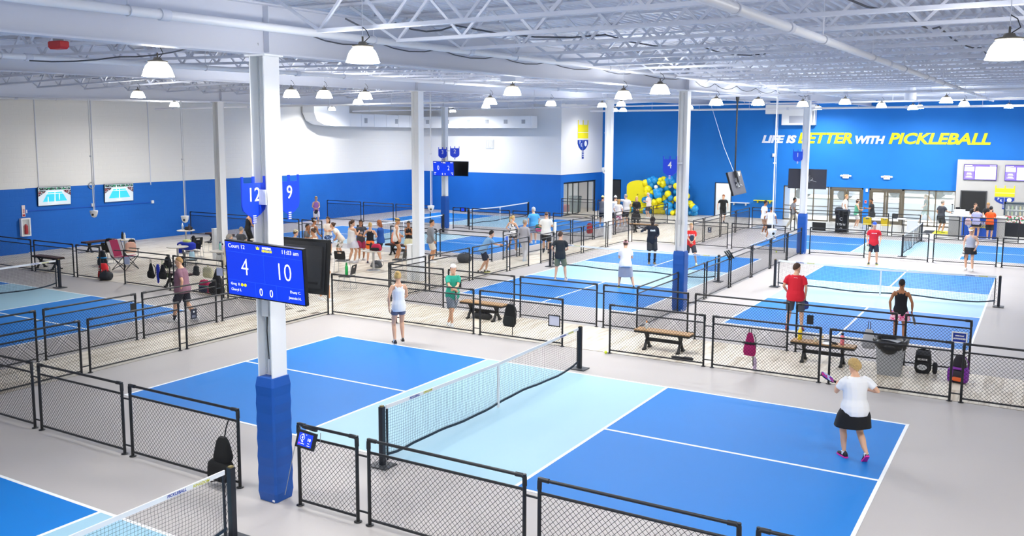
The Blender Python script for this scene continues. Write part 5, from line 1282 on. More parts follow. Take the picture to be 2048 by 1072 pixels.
BL = [(1291, 366, 7, 2), (1296, 371, 5, 4), (1300, 363, 8, 0), (1306, 358, 6, 1), (1311, 362, 7, 0), (1304, 370, 8, 0), (1318, 366, 4, 2), (1321, 360, 5, 2), (1327, 360, 7, 2), (1326, 368, 8, 2), (1333, 362, 6, 0), (1341, 358, 6, 0), (1337, 365, 6, 1), (1345, 364, 6, 0),
      (1296, 380, 9, 2), (1303, 386, 6, 2), (1312, 374, 4, 5), (1314, 383, 8, 0), (1322, 380, 5, 1), (1333, 375, 8, 0), (1340, 372, 4, 5), (1316, 390, 9, 0), (1325, 388, 5, 0), (1299, 395, 8, 0), (1305, 400, 5, 4), (1309, 405, 7, 2), (1318, 400, 6, 2), (1328, 396, 7, 2), (1336, 388, 7, 2), (1341, 396, 6, 1),
      (1332, 404, 8, 0), (1343, 404, 5, 2), (1307, 413, 7, 2), (1314, 410, 7, 2), (1322, 412, 8, 2), (1330, 414, 6, 1), (1339, 411, 7, 0), (1301, 422, 8, 0), (1310, 422, 7, 2), (1318, 424, 8, 2), (1326, 427, 7, 2), (1334, 420, 4, 5), (1341, 422, 7, 0), (1336, 428, 6, 1), (1345, 430, 5, 2), (1294, 388, 6, 3), (1289, 400, 6, 1),
      (1368, 362, 6, 0), (1373, 366, 6, 0), (1370, 371, 5, 1), (1375, 374, 5, 0), (1368, 379, 5, 5), (1371, 386, 6, 2), (1374, 392, 6, 2), (1368, 396, 6, 2), (1371, 402, 5, 0), (1367, 408, 6, 0), (1372, 414, 6, 1), (1380, 408, 7, 2), (1385, 412, 6, 2), (1375, 424, 6, 0), (1383, 420, 6, 0), (1390, 417, 7, 0), (1386, 425, 7, 0), (1380, 426, 5, 1), (1391, 426, 5, 0), (1369, 428, 7, 2), (1366, 420, 5, 0), (1352, 372, 6, 2), (1352, 384, 6, 0), (1353, 398, 6, 2), (1353, 412, 6, 0), (1353, 424, 6, 2), (1360, 366, 6, 0), (1360, 380, 6, 2), (1360, 405, 6, 1), (1360, 428, 6, 2),
      (1254, 412, 7, 2), (1256, 422, 7, 2), (1280, 414, 6, 2), (1287, 418, 7, 2), (1283, 426, 7, 2), (1275, 410, 6, 0), (1265, 420, 6, 0), (1291, 428, 6, 0)]
for b_ in BL: bal(*b_)
cs_ = thing('speaker_cart', 'small white speaker standing before the balloons', 'speaker', (-6.75, 42.9, 0)); MB().box((0, 0, .95), (.3, .25, .3)).tube([(0, 0, 0), (0, 0, .8)], .03, 6).lathe([(.2, 0), (.2, .02)], 12).build('speaker', M_WHITE, cs_); MB().lathe([(.09, 0), (.09, .01)], 14).xf(Matrix.Translation((0, -.126, .95)) @ Matrix.Rotation(PI/2, 4, 'X')).build('cone', M_BLK2, cs_)
fc = thing('folded_chair', 'black folding chair frame held by the blonde woman in black', 'chair', (-4.45, 35.5, .008), .5)
for a, b in (((-.25, 0, 0), (.2, .1, .85)), ((.25, 0, 0), (-.2, .1, .85)), ((-.25, .4, 0), (-.25, 0, .6)), ((.25, .4, 0), (.25, 0, .6))): MB().tube([a, b], .015, 6).build('leg', M_BLK2, fc)
MB().box((0, .1, .55), (.45, .35, .3)).build('seat_cloth', M_BLK2, fc)
# ---------------------------------------------------------------- people
SKIN = {'l': '#dfae8e', 'm': '#c58e68', 't': '#a8704a', 'd': '#5b3a28', 'dd': '#33221c'}
HAIR = {'blond': '#c9a766', 'brown': '#4b3324', 'dark': '#221a17', 'grey': '#8f877d', 'red': '#9a5a30', 'white': '#d8d2c6', 'lt': '#a8834f'}
def remesh(mb, vox, mats, sm=4, fac=.5):
    """fuse overlapping solids into one continuous skin"""
    me = mb.mesh('tmp', mats); o = bpy.data.objects.new('tmp', me); COL.objects.link(o)
    r = o.modifiers.new('r', 'REMESH'); r.mode = 'VOXEL'; r.voxel_size = vox
    s = o.modifiers.new('s', 'SMOOTH'); s.factor = fac; s.iterations = sm
    dg = bpy.context.evaluated_depsgraph_get()
    out = bpy.data.meshes.new_from_object(o.evaluated_get(dg))
    bpy.data.objects.remove(o)
    f = MB(); f.v = [tuple(v.co) for v in out.vertices]; f.f = [tuple(p.vertices) for p in out.polygons]
    f.m = [0]*len(f.f); f.s = [True]*len(f.f)
    bpy.data.meshes.remove(out)
    return f
def _head():
    """materials: 0 skin, 1 eye white, 2 dark iris and brow, 3 lips"""
    P_ = [(-.118, .018, .078, .045), (-.108, .040, .092, .012), (-.09, .054, .095, -.03), (-.06, .063, .092, -.06), (-.03, .069, .088, -.08), (0, .072, .086, -.09), (.025, .074, .09, -.096), (.05, .074, .088, -.1), (.075, .068, .078, -.093), (.098, .052, .055, -.072), (.112, .03, .03, -.042), (.118, .008, .004, -.01)]
    rg = []
    for z, w_, yf, yb in P_:
        c, h = (yf+yb)/2, (yf-yb)/2
        rg.append([(w_*math.copysign(abs(math.cos(a))**.9, math.cos(a)), c+h*math.copysign(abs(math.sin(a))**.9, math.sin(a)), z) for a in [2*PI*j/20 for j in range(20)]])
    m = MB().rings(rg)
    m.rings([[(-.007, .084, .02), (.007, .084, .02), (0, .094, .02)], [(-.011, .084, -.01), (.011, .084, -.01), (0, .106, -.008)], [(-.017, .082, -.03), (.017, .082, -.03), (0, .116, -.026)], [(-.012, .082, -.038), (.012, .082, -.038), (0, .104, -.036)]])
    for s_ in (-1, 1):
        m.ball((s_*.074, -.012, -.005), (.01, .018, .03), 8, 6)
        m.ball((s_*.031, .08, .008), (.014, .009, .008), 8, 6, 1); m.ball((s_*.031, .0865, .008), (.006, .005, .006), 6, 5, 2)
        m.ball((s_*.031, .087, .027), (.019, .006, .0035), 8, 4, 2)
        m.ball((s_*.032, .078, .017), (.017, .01, .005), 8, 4, 0)
    m.ball((0, .087, -.058), (.022, .008, .006), 10, 5, 3)
    m.ball((0, .082, -.072), (.02, .009, .006), 8, 5, 0)
    return m
HEADM = _head()
def _hairshape(z0, k, out=1.1, tail=None, rough=0, thick=.0):
    """shell over the skull: visible above the line z = z0 + k*y"""
    m = MB(); rg = []; q = random.Random(3)
    for i in range(13):
        t = -.95+1.95*i/12; z = .02+.112*t*1.06; rr_ = math.sqrt(max(0, 1-t*t))
        ring = []
        for j in range(24):
            a = 2*PI*j/24; x, y = .079*rr_*math.cos(a), -.004+.099*rr_*math.sin(a)
            on = z > z0+k*y
            s_ = (out+q.uniform(-rough, rough)) if on else .84
            ring.append((x*s_, y*s_, (z-.02)*(s_ if on else .84)+.02+(thick if on and z > .06 else 0)))
        rg.append(ring)
    m.rings(rg)
    return m
def hair(kind):
    if kind == 'short': return _hairshape(.02, .75, 1.09, rough=.015)
    if kind == 'crop': return _hairshape(.03, .8, 1.05)
    if kind == 'bald': 
        m = _hairshape(-.01, .9, 1.04); return m
    if kind == 'shaved': return _hairshape(.045, .75, 1.02)
    if kind == 'bob':
        m = _hairshape(-.01, .95, 1.16, rough=.035); m.ball((0, -.05, -.04), (.085, .06, .07), 12, 8); return m
    if kind == 'curls':
        m = _hairshape(-.01, .95, 1.12, rough=.03); q = random.Random(9)
        for i in range(150):
            t = q.uniform(-.75, .98); a = q.uniform(0, 2*PI); z = .02+.118*t; rr_ = math.sqrt(1-t*t)
            x, y = .084*rr_*math.cos(a), -.006+.104*rr_*math.sin(a)
            if z > -.01+.95*y: m.ball((x, y, z), (q.uniform(.009, .018), q.uniform(.009, .018), q.uniform(.014, .03)), 6, 5)
        return m
    if kind == 'curly':
        m = _hairshape(.0, .85, 1.16, rough=.03)
        for x, y, z, r_ in ((0, -.07, -.06, .07), (.06, -.05, -.08, .05), (-.06, -.05, -.08, .05), (0, -.09, -.13, .06), (.07, .0, -.03, .04), (-.07, 0, -.03, .04)): m.ball((x, y, z), r_, 8, 6)
        return m
    if kind == 'afro': return _hairshape(.035, .55, 1.3, rough=.03, thick=.03)
    if kind == 'bun':
        m = _hairshape(.015, .8, 1.08); m.ball((0, -.09, .1), (.05, .05, .045), 10, 7); return m
    if kind == 'pony':
        m = _hairshape(.015, .8, 1.08); m.tube([(0, -.095, .06), (0, -.14, .05), (0, -.15, -.02), (0, -.13, -.12), (0, -.12, -.2)], [.02, .034, .038, .03, .01], 8); return m
    if kind == 'long':
        m = _hairshape(.0, .85, 1.12, rough=.01)
        m.rings([[(.085*k*math.cos(a), -.04+.055*k*math.sin(a), z) for a in [2*PI*j/14 for j in range(14)]] for z, k in ((.04, .9), (-.05, 1.05), (-.14, 1.0), (-.22, .7), (-.25, .3))]); return m
    return None
def hat(kind):
    """cap materials: 0 crown, 1 brim"""
    if kind in ('cap', 'backcap'):
        m = _hairshape(.045, .12, 1.16, thick=.008); s_ = 1 if kind == 'cap' else -1
        m.rings([[(x, s_*y, z) for x, y in ((-.07, .06), (-.06, .12), (0, .165), (.06, .12), (.07, .06), (0, .08))][::s_] for z in (.043, .052)], 1, False); return m
    if kind == 'visor':
        m = MB().lathe([(.09, .04), (.094, .06), (.09, .078)], 20, cap=False)
        m.v = [(x, y*1.18-.003, z) for x, y, z in m.v]
        m.rings([[(x, y, z-max(0, y-.06)*.25) for x, y in ((-.085, .04), (-.075, .13), (0, .18), (.075, .13), (.085, .04), (0, .09))] for z in (.046, .054)], 1, False); return m
    if kind == 'band':
        m = MB().lathe([(.084, .03), (.087, .045), (.084, .062)], 20, cap=False); m.v = [(x, y*1.2-.003, z) for x, y, z in m.v]; return m
def hand(curl, side):
    """palm and five fingers; wrist at the origin, fingers along -z, palm facing +x*side"""
    m = MB(); s_ = side
    m.rings([[(x*k2, y*k1, z) for x, y in ((-.012, -.036), (.012, -.038), (.015, 0), (.012, .038), (-.012, .036), (-.015, 0))] for z, k1, k2 in ((.01, .62, 1.1), (-.02, .85, 1.15), (-.055, 1.0, 1.1), (-.085, 1.0, .9), (-.092, .9, .7))])
    for i, (y, L, r_) in enumerate(((.029, .066, .0088), (.010, .076, .0092), (-.010, .07, .0088), (-.028, .054, .008))):
        p = Vector((0, y, -.085)); pts = [p+Vector((0, 0, .02)), p.copy()]; a = 0
        for k, fr in enumerate((.45, .32, .25)):
            a += curl*(.55, .95, .7)[k]
            p = p+Vector((s_*math.sin(a), 0, -math.cos(a)))*L*fr; pts.append(p.copy())
        m.tube(pts, [r_, r_*1.05, r_, r_*.92, r_*.7], 6)
    m.tube([(0, .026, -.02), (s_*.012, .044, -.045), (s_*(.016+.014*curl), .05-.012*curl, -.072), (s_*(.02+.02*curl), .046-.02*curl, -.094)], [.013, .012, .0105, .008], 6)
    return m
def shoe():
    """0 upper, 1 sole"""
    m = MB(); rg = []
    for y, w_, h in ((-.085, .024, .05), (-.075, .034, .085), (-.04, .038, .1), (0, .038, .092), (.05, .042, .066), (.1, .047, .05), (.145, .042, .04), (.17, .026, .03), (.178, .01, .02)):
        rg.append([(w_*math.cos(a), y, .018+max(0, h*math.sin(a))) for a in [2*PI*j/12 for j in range(12)]])
    m.rings(rg)
    so = [(-.03, -.09), (.03, -.09), (.04, -.04), (.04, .03), (.05, .1), (.04, .16), (.0, .185), (-.04, .16), (-.05, .1), (-.04, .03), (-.04, -.04)]
    m.prism(so, 0, .026, 1)
    return m
SHOEM = shoe()
def ik(a, b, l1, l2, hint):
    a, b = Vector(a), Vector(b); d = b-a; L = d.length
    if L > (l1+l2)*.995: b = a+d*((l1+l2)*.995/L); d = b-a; L = d.length
    x = (l1*l1-l2*l2+L*L)/(2*L); h = math.sqrt(max(0, l1*l1-x*x)); n = d/L
    hv = Vector(hint); hv = hv-n*hv.dot(n)
    if hv.length < 1e-4: hv = Vector((1, 0, 0))
    return a+n*x+hv.normalized()*h, b
def ering(c, rx, ry, M3, n=14):
    return [Vector(c)+M3 @ Vector((rx*math.cos(a), ry*math.sin(a), 0)) for a in [2*PI*j/n for j in range(n)]]
ARM = {'down': (.27, .04, -.52), 'fwd': (.12, .34, -.30), 'hold': (.02, .26, -.33), 'cross': (-.10, .22, -.24), 'hip': (.28, .02, -.36), 'rail': (-.08, .42, -.30), 'out': (.62, .12, -.02), 'up': (-.06, .2, .08),
       'back': (.1, -.2, -.4), 'bent': (.36, .08, -.28), 'reach': (.22, .5, -.28), 'downf': (.24, .2, -.46), 'swing': (.24, -.2, -.46), 'knee': (.16, .3, -.42), 'chest': (-.04, .22, -.16)}
def person(lab, px, py, H, h, top, bot, topc, botc, skin='l', hk='short', hc='brown', hatk=None, hatc='#ffffff', brimc=None, arms=('down', 'down'), lean=3, wt=1.0, shoes='#f0f0f0', sole='#e9e9e9', socks='#f2f2f2',
           feet=((.10, .03), (-.10, -.03)), drop=0, look=0, nod=5, vox=.022, seat=None, at=None, rough=0, curl=.5, tex=None, extra=None, hy=None, side=0, femme=False, liftr=0, sleeve=None, toe=6):
    """h = heading in degrees as seen from the camera: 0 away, 90 to the right, 180 towards it"""
    P0 = Vector(at) if at else G(px, py)
    base = Vector((P0.x-CX, P0.y-CY, 0)).normalized()
    f = Matrix.Rotation(-R(h), 3, 'Z') @ base
    rz = math.atan2(f.y, f.x)-PI/2
    t = thing('person', lab, 'person', (P0.x, P0.y, (hy if hy is not None else (.004))), rz)
    s = H/1.75; W = wt*(.94 if femme else 1.0)
    hipz = .915-drop; pel = Vector((side, -drop*.35-math.sin(R(lean))*.03, hipz))
    T3 = Matrix.Rotation(-R(lean), 3, 'X')
    def tp(x, y, z): return pel+T3 @ Vector((x, y, z))
    sh_w = .178*(.93 if femme else 1)*(.6+.4*wt)
    shl = [tp(sg*sh_w, -.01, .50) for sg in (1, -1)]
    L1, L2 = .29, .26
    TA = [(-.10, .135, .10, 0), (-.02, .168, .118, -.01), (.05, .160, .112, -.005), (.15, .138 if femme else .150, .10, .0), (.26, .142 if femme else .158, .104, .0), (.37, .158, .114, .002), (.46, .165, .104, -.005), (.51, .135, .082, -.008), (.545, .075, .062, -.005), (.60, .055, .056, .005)]
    def torso(mb, i0, i1, inf=0, hem=None):
        rg = []
        for z, w_, d_, yo in TA[i0:i1]:
            belly = (wt-1)*.1 if .0 < z < .35 else 0
            rg.append(ering(tp(0, yo+belly*.5, z), (w_*(W if z < .5 else 1)+inf)*s, (d_*W+belly+inf)*s, T3))
        rg = [[pel*0+(q-tp(0, 0, 0))*1 for q in r_] for r_ in rg] if False else rg
        mb.rings(rg)
    # everything is laid out at 1.75 m and scaled at the end
    Ssave = s; s = 1
    b = MB(); torso(b, 0, 10)
    hj = [pel+Vector((sg*.088*W, 0, -.03)) for sg in (1, -1)]
    ft = []
    for i, sg in enumerate((1, -1)):
        x, y = feet[i][:2]; z = feet[i][2] if len(feet[i]) > 2 else 0
        ft.append(Vector((x, y, .075+z)))
    kn = []; ank = []
    for i, sg in enumerate((1, -1)):
        if seat: k_ = pel+Vector((sg*.14, .42, -.02)); a_ = Vector((sg*.14, .42+seat, .075))
        else: k_, a_ = ik(hj[i], ft[i], .43, .42, (sg*.08, 1, 0))
        kn.append(k_); ank.append(a_)
        lw = .6+.4*wt
        b.tube([hj[i]+Vector((0, 0, .05)), hj[i].lerp(k_, .35), hj[i].lerp(k_, .75), k_, k_.lerp(a_, .3)+Vector((0, -.012, 0)), k_.lerp(a_, .65), a_+Vector((0, 0, .03)), a_+Vector((0, 0, -.03))],
               [.088*lw, .08*lw, .062*lw, .054*lw, .055*lw, .043*lw, .034, .034], 10)
    el = []; wr = []
    for i, sg in enumerate((1, -1)):
        a_ = arms[i]; a_ = ARM[a_] if isinstance(a_, str) else a_
        tgt = pel+T3 @ Vector((0, -.01, .50)) + Vector((sg*(a_[0]+(.0)), a_[1], a_[2]))
        e_, w_ = ik(shl[i], tgt, L1, L2, (sg*.55, -.7, -.5))
        el.append(e_); wr.append(w_); q = .75+.25*wt
        b.tube([shl[i]+Vector((-sg*.03, 0, .0)), shl[i].lerp(e_, .3), shl[i].lerp(e_, .8), e_, e_.lerp(w_, .3), e_.lerp(w_, .75), w_], [.05*q, .047*q, .039*q, .036*q, .038*q, .029, .024], 8)
    hc_ = tp(0, .02, .60)+Vector((0, .012, .105))
    b.tube([tp(0, -.012, .50), tp(0, .0, .58), hc_+Vector((0, -.01, -.05))], [.062, .054, .052], 10)
    mats = [mat(SKIN[skin], .55), mat('#f2efe9', .3), mat('#2a1d17', .5), mat({'l': '#b8655a', 'm': '#a2564b', 't': '#84473a', 'd': '#4a2620', 'dd': '#3a201c'}[skin], .5)]
    body = remesh(b, vox, mats)
    HM = Matrix.Translation(hc_) @ Matrix.Rotation(-R(look), 4, 'Z') @ Matrix.Rotation(-R(nod), 4, 'X')
    body.join(HEADM, 0, HM)
    hands = []
    for i, sg in enumerate((1, -1)):
        d = (wr[i]-el[i]).normalized(); zc = -d
        xc = Vector((-sg, 0, 0)); xc = (xc-zc*xc.dot(zc))
        if xc.length < .2: xc = Vector((0, 0, -1))-zc*(-zc.z)
        xc.normalize(); yc = zc.cross(xc)
        M4 = Matrix((xc, yc, zc)).transposed().to_4x4()
        if sg < 0: M4 = M4 @ Matrix.Scale(-1, 4, Vector((0, 1, 0))) if yc.y < 0 else M4
        elif yc.y < 0: M4 = M4 @ Matrix.Scale(-1, 4, Vector((0, 1, 0)))
        M4.translation = wr[i]
        body.join(hand(curl, 1), 0, M4); hands.append(Matrix.Translation(wr[i]+d*.07))
    SM = Matrix.Scale(Ssave, 4)
    def out(mb, name, ms, lab_=None):
        mb.xf(SM); o = mb.build(name, ms, t)
        if lab_: o['label'] = lab_
        return o
    out(body, 'body', mats)
    # clothes
    cm = topc if not isinstance(topc, str) else mat(topc, .85, bump=.12, bscale=14)
    if top:
        c = MB(); inf = {'tee': .016, 'tank': .012, 'long': .018, 'polo': .016, 'crop': .012}[top]
        rg = []
        lo = 2 if top == 'crop' else 0
        prof = [(-.10, .150, .115), (-.02, .172, .122), (.05, .166, .118), (.15, .148 if femme else .158, .108), (.26, .148 if femme else .162, .110), (.37, .161, .118), (.455, .163, .106), (.505, .125, .08), (.54, .075, .062)]
        if top in ('tank',): prof = prof[:6]+[(.44, .125, .1), (.49, .10, .08), (.525, .085, .066)]
        for z, w_, d_ in prof[lo:]:
            belly = (wt-1)*.1 if -.1 <= z < .35 else 0
            hm = 0 if top == 'crop' or z > .1 else (.016 if top != 'tank' else .010)
            rg.append(ering(tp(0, belly*.5-.004, z-(.03 if z < 0 else 0)), w_*W+inf+hm, d_*W+belly+inf+hm, T3))
        c.rings(rg)
        if top in ('tee', 'long', 'polo'):
            for i, sg in enumerate((1, -1)):
                e_, w_ = el[i], wr[i]; q = .75+.25*wt
                c.tube([shl[i]+Vector((-sg*.06, 0, 0)), shl[i].lerp(e_, .25), shl[i].lerp(e_, .72 if top != 'long' else .8)], [.062*q, .064*q, .06*q if top != 'long' else .05*q], 10)
                if top == 'long': c.tube([shl[i].lerp(e_, .6), e_, e_.lerp(w_, .5), e_.lerp(w_, .97)], [.053*q, .047*q, .042, .034], 10)
        else:
            for sg in (1, -1): c.tube([tp(sg*.085, .07, .38), tp(sg*.10, .055, .47), tp(sg*.095, -.01, .525), tp(sg*.075, -.075, .46), tp(sg*.05, -.09, .38)], .026, 8)
        out(remesh(c, vox*.9, [cm], 3), 'shirt', [cm])
        if top == 'polo': out(MB().tube([tp(.06*math.cos(a), -.004+.06*math.sin(a), .545+.01*math.sin(a)) for a in [PI*j/8 for j in range(17)]], .014, 6), 'collar', [cm])
        if sleeve: pass
    bm = botc if not isinstance(botc, str) else mat(botc, .8, bump=.12, bscale=14)
    if bot in ('shorts', 'tight', 'pants', 'wide'):
        c = MB(); inf = {'shorts': .022, 'tight': .012, 'pants': .016, 'wide': .03}[bot]; lw = .6+.4*wt
        rg = [ering(tp(0, -.004, z), w_*W+inf, (d_+(wt-1)*.05)*W+inf, T3) for z, w_, d_ in ((-.12, .13, .10), (-.04, .165, .12), (.03, .16, .116), (.075, .15, .11))]
        c.rings(rg)
        fr = {'shorts': .86, 'tight': .42, 'wide': .55, 'pants': 1}[bot]
        for i in (0, 1):
            k_, a_ = kn[i], ank[i]; p_ = [hj[i]+Vector((0, -.005, .0)), hj[i].lerp(k_, .3), hj[i].lerp(k_, fr)]
            r_ = [.07*lw+inf, .084*lw+inf, (.072 if fr > .6 else .082)*lw+inf*1.3]
            if bot == 'pants': p_ += [k_.lerp(a_, .5), a_+Vector((0, 0, -.02))]; r_ = [.1*lw, .096*lw, .074*lw, .07, .058]
            c.tube(p_, r_, 12)
        out(remesh(c, vox*.9, [bm], 3), 'trousers' if bot == 'pants' else 'shorts', [bm])
    if bot == 'skirt':
        c = MB(); mid = (kn[0]+kn[1])/2; L = .34 if not extra or 'skl' not in extra else extra['skl']
        fl_ = .05 if not extra or 'flare' not in extra else extra['flare']
        n = 28; rg = []
        for i in range(7):
            t_ = i/6; z = .07-L*t_; w_ = (.15+.045*min(1, t_*2.2))*W+fl_*t_+.012; d_ = (.112+.03*min(1, t_*2.2))*W+fl_*t_+.012
            cc2 = tp(0, -.004, .07).lerp(Vector((mid.x*.6, mid.y*.6+pel.y*.4, hipz+.07-L)), t_)
            rg.append([cc2+Vector(((w_+.008*t_*math.sin(6*a))*math.cos(a), (d_+.012*t_*math.sin(7*a+1))*math.sin(a), 0)) for a in [2*PI*j/n for j in range(n)]])
        c.rings(rg); out(c, 'skirt', [bm])
    # head wear, hair
    hr = hair(hk)
    if hr: m_ = MB().join(hr, 0, HM); out(m_, 'hair', [mat(HAIR.get(hc, hc), .7, var=.3, scale=45, bump=.6, bscale=60)])
    if hatk: m_ = MB().join(hat(hatk), 0, HM); out(m_, 'visor' if hatk == 'visor' else ('headband' if hatk == 'band' else 'cap'), [hatc if not isinstance(hatc, str) else mat(hatc, .8), mat(brimc or (hatc if isinstance(hatc, str) else '#888888'), .8)])
    if extra and 'glasses' in extra:
        m_ = MB()
        for sg in (-1, 1): m_.ball((sg*.032, .095, .008), (.022, .006, .014), 8, 5); m_.tube([(sg*.05, .09, .012), (sg*.078, 0, .012)], .003, 4)
        out(MB().join(m_, 0, HM), 'glasses', [mat('#1b1a1c', .3)])
    # shoes and socks
    for i, sg in enumerate((1, -1)):
        a_ = ank[i]; up = a_.z-.075
        ty = R(-sg*toe); pit = -.5 if up > .06 else (-.25 if up > .02 else 0)
        M4 = Matrix.Translation((a_.x, a_.y, a_.z-.075)) @ Matrix.Rotation(ty, 4, 'Z') @ Matrix.Rotation(pit*1.6, 4, 'X')
        o = MB().join(SHOEM, 0, M4); out(o, 'shoe', [mat(shoes, .6), mat(sole, .5)])
        if socks:
            k_ = kn[i]; hgt = .28 if (extra and 'hisock' in extra) else .07
            q = MB().tube([a_+Vector((0, 0, -.03)), a_.lerp(k_, hgt*.5), a_.lerp(k_, hgt)], [.04, .04, .042+.02*hgt*3], 10); out(q, 'sock', [mat(socks, .85)])
    if extra and 'patch' in extra:
        w_, h_, z_, y_, mm = extra['patch']; pc = tp(0, y_, z_)*Ssave
        q = MB()
        for k in range(5):
            x_ = -w_/2+w_*k/4; q.prism([(x_-.02, -h_/2+.01*(k % 2)), (x_+.012, -h_/2), (x_+.024, h_/2-.012*(k % 3)), (x_-.008, h_/2)], -.004, .004, 0, Matrix.Translation(pc) @ Matrix.Rotation(PI/2, 4, 'X'))
        q.build('chest_print', mm, t)
    Wm = Matrix.Translation(t.location) @ Matrix.Rotation(rz, 4, 'Z')
    return {'t': t, 'hands': [Wm @ (SM @ h_.translation) for h_ in hands], 'f': f, 'W': Wm}

def paddle(lab, P_, dirv, nrm, fcol, ecol='#16171a', s=1.0, fm=None):
    """paddle held at P_: blade points along dirv, face normal nrm"""
    d = Vector(dirv).normalized(); n_ = Vector(nrm); n_ = (n_-d*n_.dot(d)).normalized(); x = d.cross(n_)
    M4 = Matrix((x, n_, d)).transposed().to_4x4(); M4.translation = Vector(P_)
    t = thing('paddle', lab, 'paddle', P_); t.matrix_world = M4
    out = [(.095*math.copysign(abs(math.cos(a))**.75, math.cos(a)), .19+.13*math.copysign(abs(math.sin(a))**.75, math.sin(a))) for a in [2*PI*j/24 for j in range(24)]]
    X = Matrix.Rotation(PI/2, 4, 'X')
    MB().prism([(a*.93*s, (.19+(b-.19)*.95)*s) for a, b in out], -.009, .009, 0, X).build('face', fm or mat(fcol, .4), t)
    MB().prism([(a*s, b*s) for a, b in out], -.006, .006, 0, X).build('edge_guard', mat(ecol, .5), t)
    MB().tube([(0, 0, -.06*s), (0, 0, .08*s)], .016, 8).build('grip', mat('#1a1b1e', .7), t)
    return t
WH = '#eceded'
Z0 = Vector((0, 0, 1))
r_ = person('woman with short curly blond hair, white tee and black skirt, nearest the camera', 1705, 918, 1.6, -28, 'tee', 'skirt', '#f2f3f4', '#0e0f13', 'l', 'curls', '#c3a368', arms=((.30, .12, -.24), (.16, .34, -.20)), lean=6, wt=1.32,
            shoes='#1a1420', sole='#ec2ca0', feet=((.13, -.22, .07), (-.10, .12)), look=-42, nod=18, vox=.013, femme=True, extra={'skl': .41, 'flare': .07})
pm1 = pat_mat('#c81f86', ['#4a2bb0', '#b9c8f0'], 9, .52)
paddle('magenta and purple paddle held by the nearest woman', r_['hands'][1], -RT*.9+UPV*.55, Vector((.3, -.2, 1)), '#c81f86', fm=pm1, s=.95)
person('woman in a white racerback tank and grey shorts, blond bun, back to the camera', 798, 686, 1.76, -12, 'tank', 'tight', '#eef0f2', '#65697f', 'l', 'bun', 'blond', arms=((.16, .30, -.40), (.24, -.04, -.52)), lean=2, shoes='#2a262a', sole='#e8e8e8',
       feet=((.11, .06), (-.12, -.10)), look=20, nod=8, vox=.014, femme=True, wt=1.0)
r_ = person('man in a green tee and backwards white cap leaning on the fence', 911, 652, 1.69, 172, 'tee', 'shorts', '#2aa58c', '#6f7a88', 'l', 'short', 'brown', 'backcap', '#ece6e2', arms=((.02, .40, -.30), (-.02, .38, -.28)), lean=10,
            feet=((.02, .02), (.10, -.14)), look=0, nod=2, vox=.014, at=(1.86, 8.52, 0), shoes='#dfe6e6')
paddle('pale paddle dangling from the hands of the man in the green tee', r_['hands'][0]+Vector((0, 0, -.02)), (0, .05, -1), (1, .3, 0), '#9a9ea6', s=.9)
person('heavy bald-topped man in a maroon tee and black trousers walking left', 368, 643, 1.76, -70, 'tee', 'shorts', '#8a6473', '#16192c', 'l', 'crop', 'lt', arms=((.22, .06, -.52), (.22, -.06, -.5)), lean=4, wt=1.3, feet=((.12, -.28, .02), (-.08, .22)), look=-10, nod=8, vox=.015, extra={'glasses': 1, 'hisock': 1}, socks='#16192c')
person('man in a cream tee and dark shorts with glasses, resting a hand on the fence', 443, 580, 1.82, 82, 'tee', 'shorts', '#e9dcbc', '#22262e', 'l', 'short', 'grey', arms=((.24, .10, -.5), (.24, .02, -.5)), lean=4, look=-6, nod=6, vox=.017, extra={'glasses': 1}, at=(-7.6, 9.3, 0))
r_ = person('big man in a red tee and dark grey shorts seen from behind', 1588, 661, 1.78, 8, 'tee', 'shorts', '#d81f33', '#50525c', 'l', 'short', 'brown', arms=((.24, .06, -.52), (.22, .10, -.44)), lean=1, wt=1.18, feet=((.18, .0), (-.18, .0)), look=48, nod=4, vox=.014, shoes='#b03a2e', sole='#3c3436', socks='#b8323c',
            extra={'patch': (.06, .05, .46, -.125, M_WHITE)})
paddle('dark blue paddle hanging from the right hand of the big man in red', r_['hands'][0], (.15, .0, -1), (.6, -.6, 0), '#20307a', s=.85)
r_ = person('woman in a black strappy top and pink flowered skirt, back to the camera', 1797, 690, 1.63, 0, 'tank', 'skirt', '#10131a', pat_mat('#e8468c', ['#f6c4da', '#ffffff'], 30, .56), 't', 'crop', 'dark', arms=((.28, .06, -.50), (.24, .02, -.5)), lean=1, feet=((.12, 0), (-.1, .04)),
            look=5, nod=6, vox=.014, femme=True, extra={'skl': .32, 'flare': .06})
MB().tube([(-.03, -.11, 1.52), (0, -.12, 1.38), (.03, -.11, 1.52)], .006, 5).build('shirt_strap', M_BLACK, r_['t'])
paddle('black and white paddle hanging from the woman in the pink skirt', r_['hands'][0], RT*.32-Z0, RT*.8-FW*.6, '#14151a', '#e8eaec', s=.95)
person('man in a black tee and olive shorts seen from behind at the net', 1120, 561, 1.72, 8, 'tee', 'shorts', '#252b30', '#7b7f62', 'l', 'short', 'brown', arms=((.18, .28, -.34), (.22, .06, -.42)), lean=2, feet=((.2, .02), (-.17, -.02)), look=25, nod=6, vox=.017, socks='#26262a', shoes='#d8c8c4')
person('woman in a white tee, long grey skirt and pink cap, crouching slightly', 1250, 576, 1.66, -2, 'tee', 'skirt', '#eeeef0', '#9fa2ae', 'l', 'bun', 'brown', 'cap', '#e4a9ac', '#e4a9ac', arms=((.12, .26, -.34), (.10, .26, -.34)), lean=18, wt=1.22, drop=.05, feet=((.30, -.05), (-.22, .05)),
       nod=20, vox=.017, femme=True, shoes='#2b2b2d', sole='#d6e052', extra={'skl': .54, 'flare': .03})
